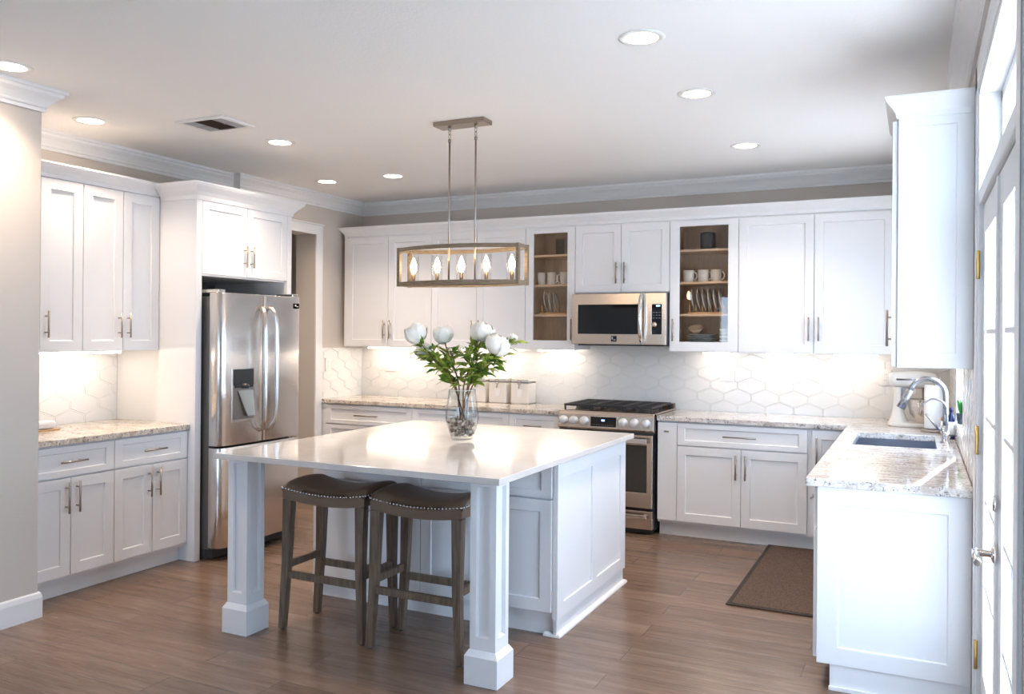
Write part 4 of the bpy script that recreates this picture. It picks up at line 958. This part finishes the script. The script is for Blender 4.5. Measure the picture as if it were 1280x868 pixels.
bottle(.160, 5.90, AMBER, 'amber soap bottle with a white label behind the faucet', .026, .165, MATS['amber_bottle']); bottle(.185, 5.72, BLUE, 'dark blue bottle with a white label beside the window sill', .021, .190, MATS['blue_bottle'])
t = thing('potted_plant', 'tiny green plant in a dark pot on the window sill', 'plant', (.240, 5.66, WZ0+.003))
mb = MB(); mb.lathe([(0, 0), (.024, 0), (.032, .065), (.028, .065), (.026, .055), (0, .055)], (.240, 5.66, WZ0+.003), 16); mb.build('pot', DKCER, t)
mb = MB()
for k in range(16):
    a = k*2.4; leaf_mesh(mb, Vector((.240, 5.66, WZ0+.055)), Vector((.28*math.cos(a), .28*math.sin(a), 1)), .09+.05*rng.random(), .010, .05, Vector((math.cos(a+1.3), math.sin(a+1.3), .1)))
mb.build('leaves', PLANTG, t)
# stand mixer, facing the sink corner
mx, my = -.03, 6.42
t = thing('stand_mixer', 'cream white stand mixer in the corner of the back counter', 'mixer', (mx, my, ZC))
CREAM = mat('cream_enamel', (.74, .71, .66), .2)
def ell(mb, secs, seg=20):
    k = len(mb.v)
    for x, zc, hy, hz in secs:
        for i in range(seg): a = 2*math.pi*i/seg; mb.v.append((mx+x, my+hy*math.cos(a), ZC+zc+hz*math.sin(a)))
    n = len(secs)
    for j in range(n-1):
        for i in range(seg): mb.f.append((k+j*seg+i, k+j*seg+(i+1) % seg, k+(j+1)*seg+(i+1) % seg, k+(j+1)*seg+i)); mb.sm.append(True); mb.mi.append(0)
    mb.f += [tuple(k+i for i in range(seg)), tuple(k+(n-1)*seg+i for i in range(seg))]; mb.sm += [True]*2; mb.mi += [0]*2
mb = MB(); P = [(-.155+.0, -.03), (-.13, -.085), (-.06, -.105), (.08, -.105), (.15, -.085), (.175, -.04), (.175, .04), (.15, .085), (.08, .105), (-.06, .105), (-.13, .085), (-.155, .03)]
mb.prism([(mx+a, my+c) for a, c in P], ZC, ZC+.030, sm=True); mb.build('base', CREAM, t, .008)
mb = MB()
k = len(mb.v); seg = 16; secs = [(-.085, .02, .085, .085), (-.088, .06, .062, .060), (-.090, .12, .042, .050), (-.088, .20, .038, .046), (-.085, .27, .046, .055)]
for x, z, hx, hy in secs:
    for i in range(seg): a = 2*math.pi*i/seg; mb.v.append((mx+x+hx*math.cos(a)*.8, my+hy*math.sin(a), ZC+z))
for j in range(len(secs)-1):
    for i in range(seg): mb.f.append((k+j*seg+i, k+j*seg+(i+1) % seg, k+(j+1)*seg+(i+1) % seg, k+(j+1)*seg+i)); mb.sm.append(True); mb.mi.append(0)
mb.build('column', CREAM, t)
mb = MB(); ell(mb, [(-.155, .315, .02, .02), (-.145, .315, .045, .042), (-.11, .317, .060, .056), (-.02, .320, .066, .062), (.08, .322, .062, .058), (.135, .322, .050, .048), (.158, .322, .032, .030)]); hd = mb.build('head', CREAM, t)
mb = MB(); mb.box(mx-.10, mx+.06, my-.0668, my-.060, ZC+.318, ZC+.330); mb.build('trim_band', CHROME, hd)
mb = MB(); mb.lathe([(0, 0), (.022, 0), (.022, .012), (0, .014)], (mx+.160, my, ZC+.322), 16, Matrix.Rotation(R(90), 4, 'Y')); mb.build('hub_cap', CHROME, hd)
mb = MB(); mb.lathe([(.05, .030), (.055, .036), (.060, .05), (.090, .085), (.102, .13), (.106, .185), (.109, .188), (.104, .188), (.098, .13), (.086, .09), (.05, .06), (0, .06)], (mx+.075, my, ZC), 28); bw = mb.build('bowl', STEEL, t)
mb = MB(); mb.tube([(mx+.075-.03, my-.104, ZC+.175), (mx+.04, my-.15, ZC+.17), (mx+.04, my-.15, ZC+.10), (mx+.05, my-.095, ZC+.09)], .007, 8); mb.build('bowl_handle', STEEL, bw)
mb = MB(); mb.tube([(mx+.075, my, ZC+.275), (mx+.075, my, ZC+.10)], [.018, .012], 10); mb.build('beater_shaft', NICKEL, t)
mb = MB(); mb.box(mx-.062, mx-.005, my-.072, my-.04, ZC+.205, ZC+.265); mb.build('speed_control', mat('mixer_grey', (.25, .25, .28), .4), t, .006)

# floor mat
t = thing('floor_mat', 'brown fibre floor mat with dark edging in front of the sink', 'mat', (-.715, 5.58, 0))
mb = MB(); mb.box(-.945, -.485, 4.85, 6.315, .0005, .011); mb.build('pile', MATM, t, .003)
mb = MB(); mb.cells([-.972, -.942, -.488, -.458], [4.822, 4.852, 6.312, 6.342], {(1, 1)}, .0005, .008, flat=True); mb.build('border', MATE, t, .003)

# ------------------------------------------------------------------ things in the glass cabinets
def mug(x, y, z, r0, r1, h, ang, label, group):
    t = thing('mug', label, 'mug', (x, y, z), group)
    mb = MB(); mb.lathe([(0, 0), (r0*.9, 0), (r0, .004), (r1, h), (r1-.004, h), (r0-.004, .007), (0, .006)], (x, y, z), 22); mb.build('cup', GLAZE, t)
    rr_ = (r0+r1)/2; pts = []
    for q in range(0, 181, 20):
        o = rr_-.004+.032*math.sin(R(q)); zz = z+h*.5+h*.33*math.cos(R(q)); pts.append((x+o*math.cos(ang), y+o*math.sin(ang), zz))
    mb = MB(); mb.tube(pts, .005, 8); mb.build('handle', GLAZE, t)
ym = 6.645
for k, (x, ang, lb) in enumerate(((-2.930, R(60), 'tall white mug at the pendant end of the left glass cabinet'), (-2.838, R(-5), 'tall white mug in the middle of the left glass cabinet'), (-2.722, R(200), 'tall white mug next to the cabinet frame by the microwave'))):
    mug(x, ym, 1.953, .031, .038, .108, ang, lb, 'tall mugs in the glass cabinet')
for k, (x, lb) in enumerate(((-1.648, 'wide white mug nearest the microwave in the right glass cabinet'), (-1.532, 'wide white mug in the middle of the right glass cabinet'), (-1.430, 'wide white mug at the far right of the right glass cabinet'))):
    mug(x, ym, 1.953, .041, .045, .094, R(-12), lb, 'wide mugs in the glass cabinet')
def plate_rack(x0, x1, label, posts):
    t = thing('plate_rack', label, 'rack', ((x0+x1)/2, ym, 1.698), 'wooden plate racks')
    for y in (ym-.055, ym+.055): MB().box(x0, x1, y-.008, y+.008, 1.698, 1.712).build('rail', RACKW, t)
    for x in posts:
        for y in (ym-.055, ym+.055): mb = MB(); mb.tube([(x, y, 1.705), (x, y, 1.775)], .0045, 6); mb.build('dowel', RACKW, t)
    return t
def plate_up(x, r, label, group, tilt=12, yaw=8):
    c = Vector((x, ym, 1.7135+r*math.cos(R(tilt)))); M = Matrix.Rotation(R(90-tilt), 4, 'Y') @ Matrix.Rotation(0, 4, 'Z')
    M = Matrix.Rotation(R(yaw), 4, 'Z') @ M
    mb = MB(); mb.lathe([(0, 0), (r*.62, 0), (r*.70, .006), (r, .014), (r, .017), (r*.69, .010), (r*.6, .004), (0, .004)], tuple(c), 30, M)
    o = mb.build('plate', GLAZE); tag(o, label, 'plate', group); return o
plate_rack(-2.93, -2.65, 'wooden rack with empty pegs holding three plates', (-2.90, -2.83, -2.785, -2.745, -2.705, -2.665))
for x, lb in ((-2.893, 'upright white plate first in the rack of three'), (-2.848, 'upright white plate in the middle of the rack of three'), (-2.803, 'upright white plate last in the rack of three')): plate_up(x, .092, lb, 'plates in the left rack')
plate_rack(-1.64, -1.345, 'wooden rack holding six upright plates', (-1.625, -1.575, -1.525, -1.475, -1.425, -1.375, -1.355))
for k, w in enumerate(('first, nearest the microwave,', 'second from the microwave', 'third from the microwave', 'fourth from the microwave', 'fifth from the microwave', 'last, farthest from the microwave,')):
    plate_up(-1.618+.0435*k, .094, 'upright white plate, '+w+(' in the rack of six' if w[-1] == ',' else ', in the rack of six'), 'plates in the right rack', 10, 3)
t = thing('glass_tumbler', 'tall clear tumbler on the top shelf of the left glass cabinet', 'glass', (-2.765, 6.66, 2.207))
mb = MB(); mb.lathe([(0, 0), (.036, 0), (.040, .14), (.037, .14), (.033, .010), (0, .008)], (-2.765, 6.66, 2.207), 22); mb.build('bowl', mat('tumbler_glass', (.55, .58, .56), .08), t); bpy.data.objects[t.children[0].name].data.materials[0] = glass('tumbler', (.90, .93, .92), .9)
t = thing('dark_jar', 'dark slate jar with lid on the top shelf of the right glass cabinet', 'jar', (-1.500, 6.66, 2.207))
mb = MB(); mb.lathe([(0, 0), (.055, 0), (.060, .006), (.060, .118), (.055, .124), (0, .124)], (-1.500, 6.66, 2.207), 24); mb.build('pot', DKCER, t)
mb = MB(); mb.lathe([(0, .124), (.058, .124), (.058, .136), (.02, .142), (0, .142)], (-1.500, 6.66, 2.207), 24); mb.build('lid', DKCER, t)
for k, w in enumerate(('bottom of the flat plate stack', 'second from the bottom of the flat plate stack', 'third from the bottom of the flat plate stack', 'fourth from the bottom of the flat plate stack', 'third from the top of the flat plate stack', 'second from the top of the flat plate stack', 'topmost of the flat plate stack')):
    mb = MB(); r = .125; mb.lathe([(0, 0), (r*.6, 0), (r*.7, .004), (r, .014), (r, .017), (r*.69, .008), (r*.6, .004), (0, .004)], (-1.548, 6.69, 1.4275+.0155*k), 30); tag(mb.build('plate', mat('slate_blue_plate', (.30, .34, .40), .2) if 'slate_blue_plate' not in MATS else MATS['slate_blue_plate']), 'grey-blue plate, '+w, 'plate', 'flat stacked plates')
for k, w in enumerate(('bottom', 'second from bottom', 'middle', 'second from top', 'top')):
    mb = MB(); mb.lathe([(0, 0), (.028, 0), (.030, .004), (.050, .026), (.053, .040), (.050, .040), (.046, .028), (.027, .008), (0, .006)], (-1.352, 6.66, 1.4275+.029*k), 24); tag(mb.build('bowl', GLAZE), 'small white bowl, '+w+' of the stack in the right glass cabinet', 'bowl', 'stacked bowls')
mb = MB(); mb.lathe([(0, .0), (.018, .0), (.045, .030), (.06, .055), (.056, .055), (.04, .03), (.016, .006), (0, .006)], (-1.60, 6.71, 1.542), 20, Matrix.Rotation(R(24), 4, 'X')); tag(mb.build('bowl', SHELF), 'small tan wooden bowl lying on the flat plate stack', 'bowl')
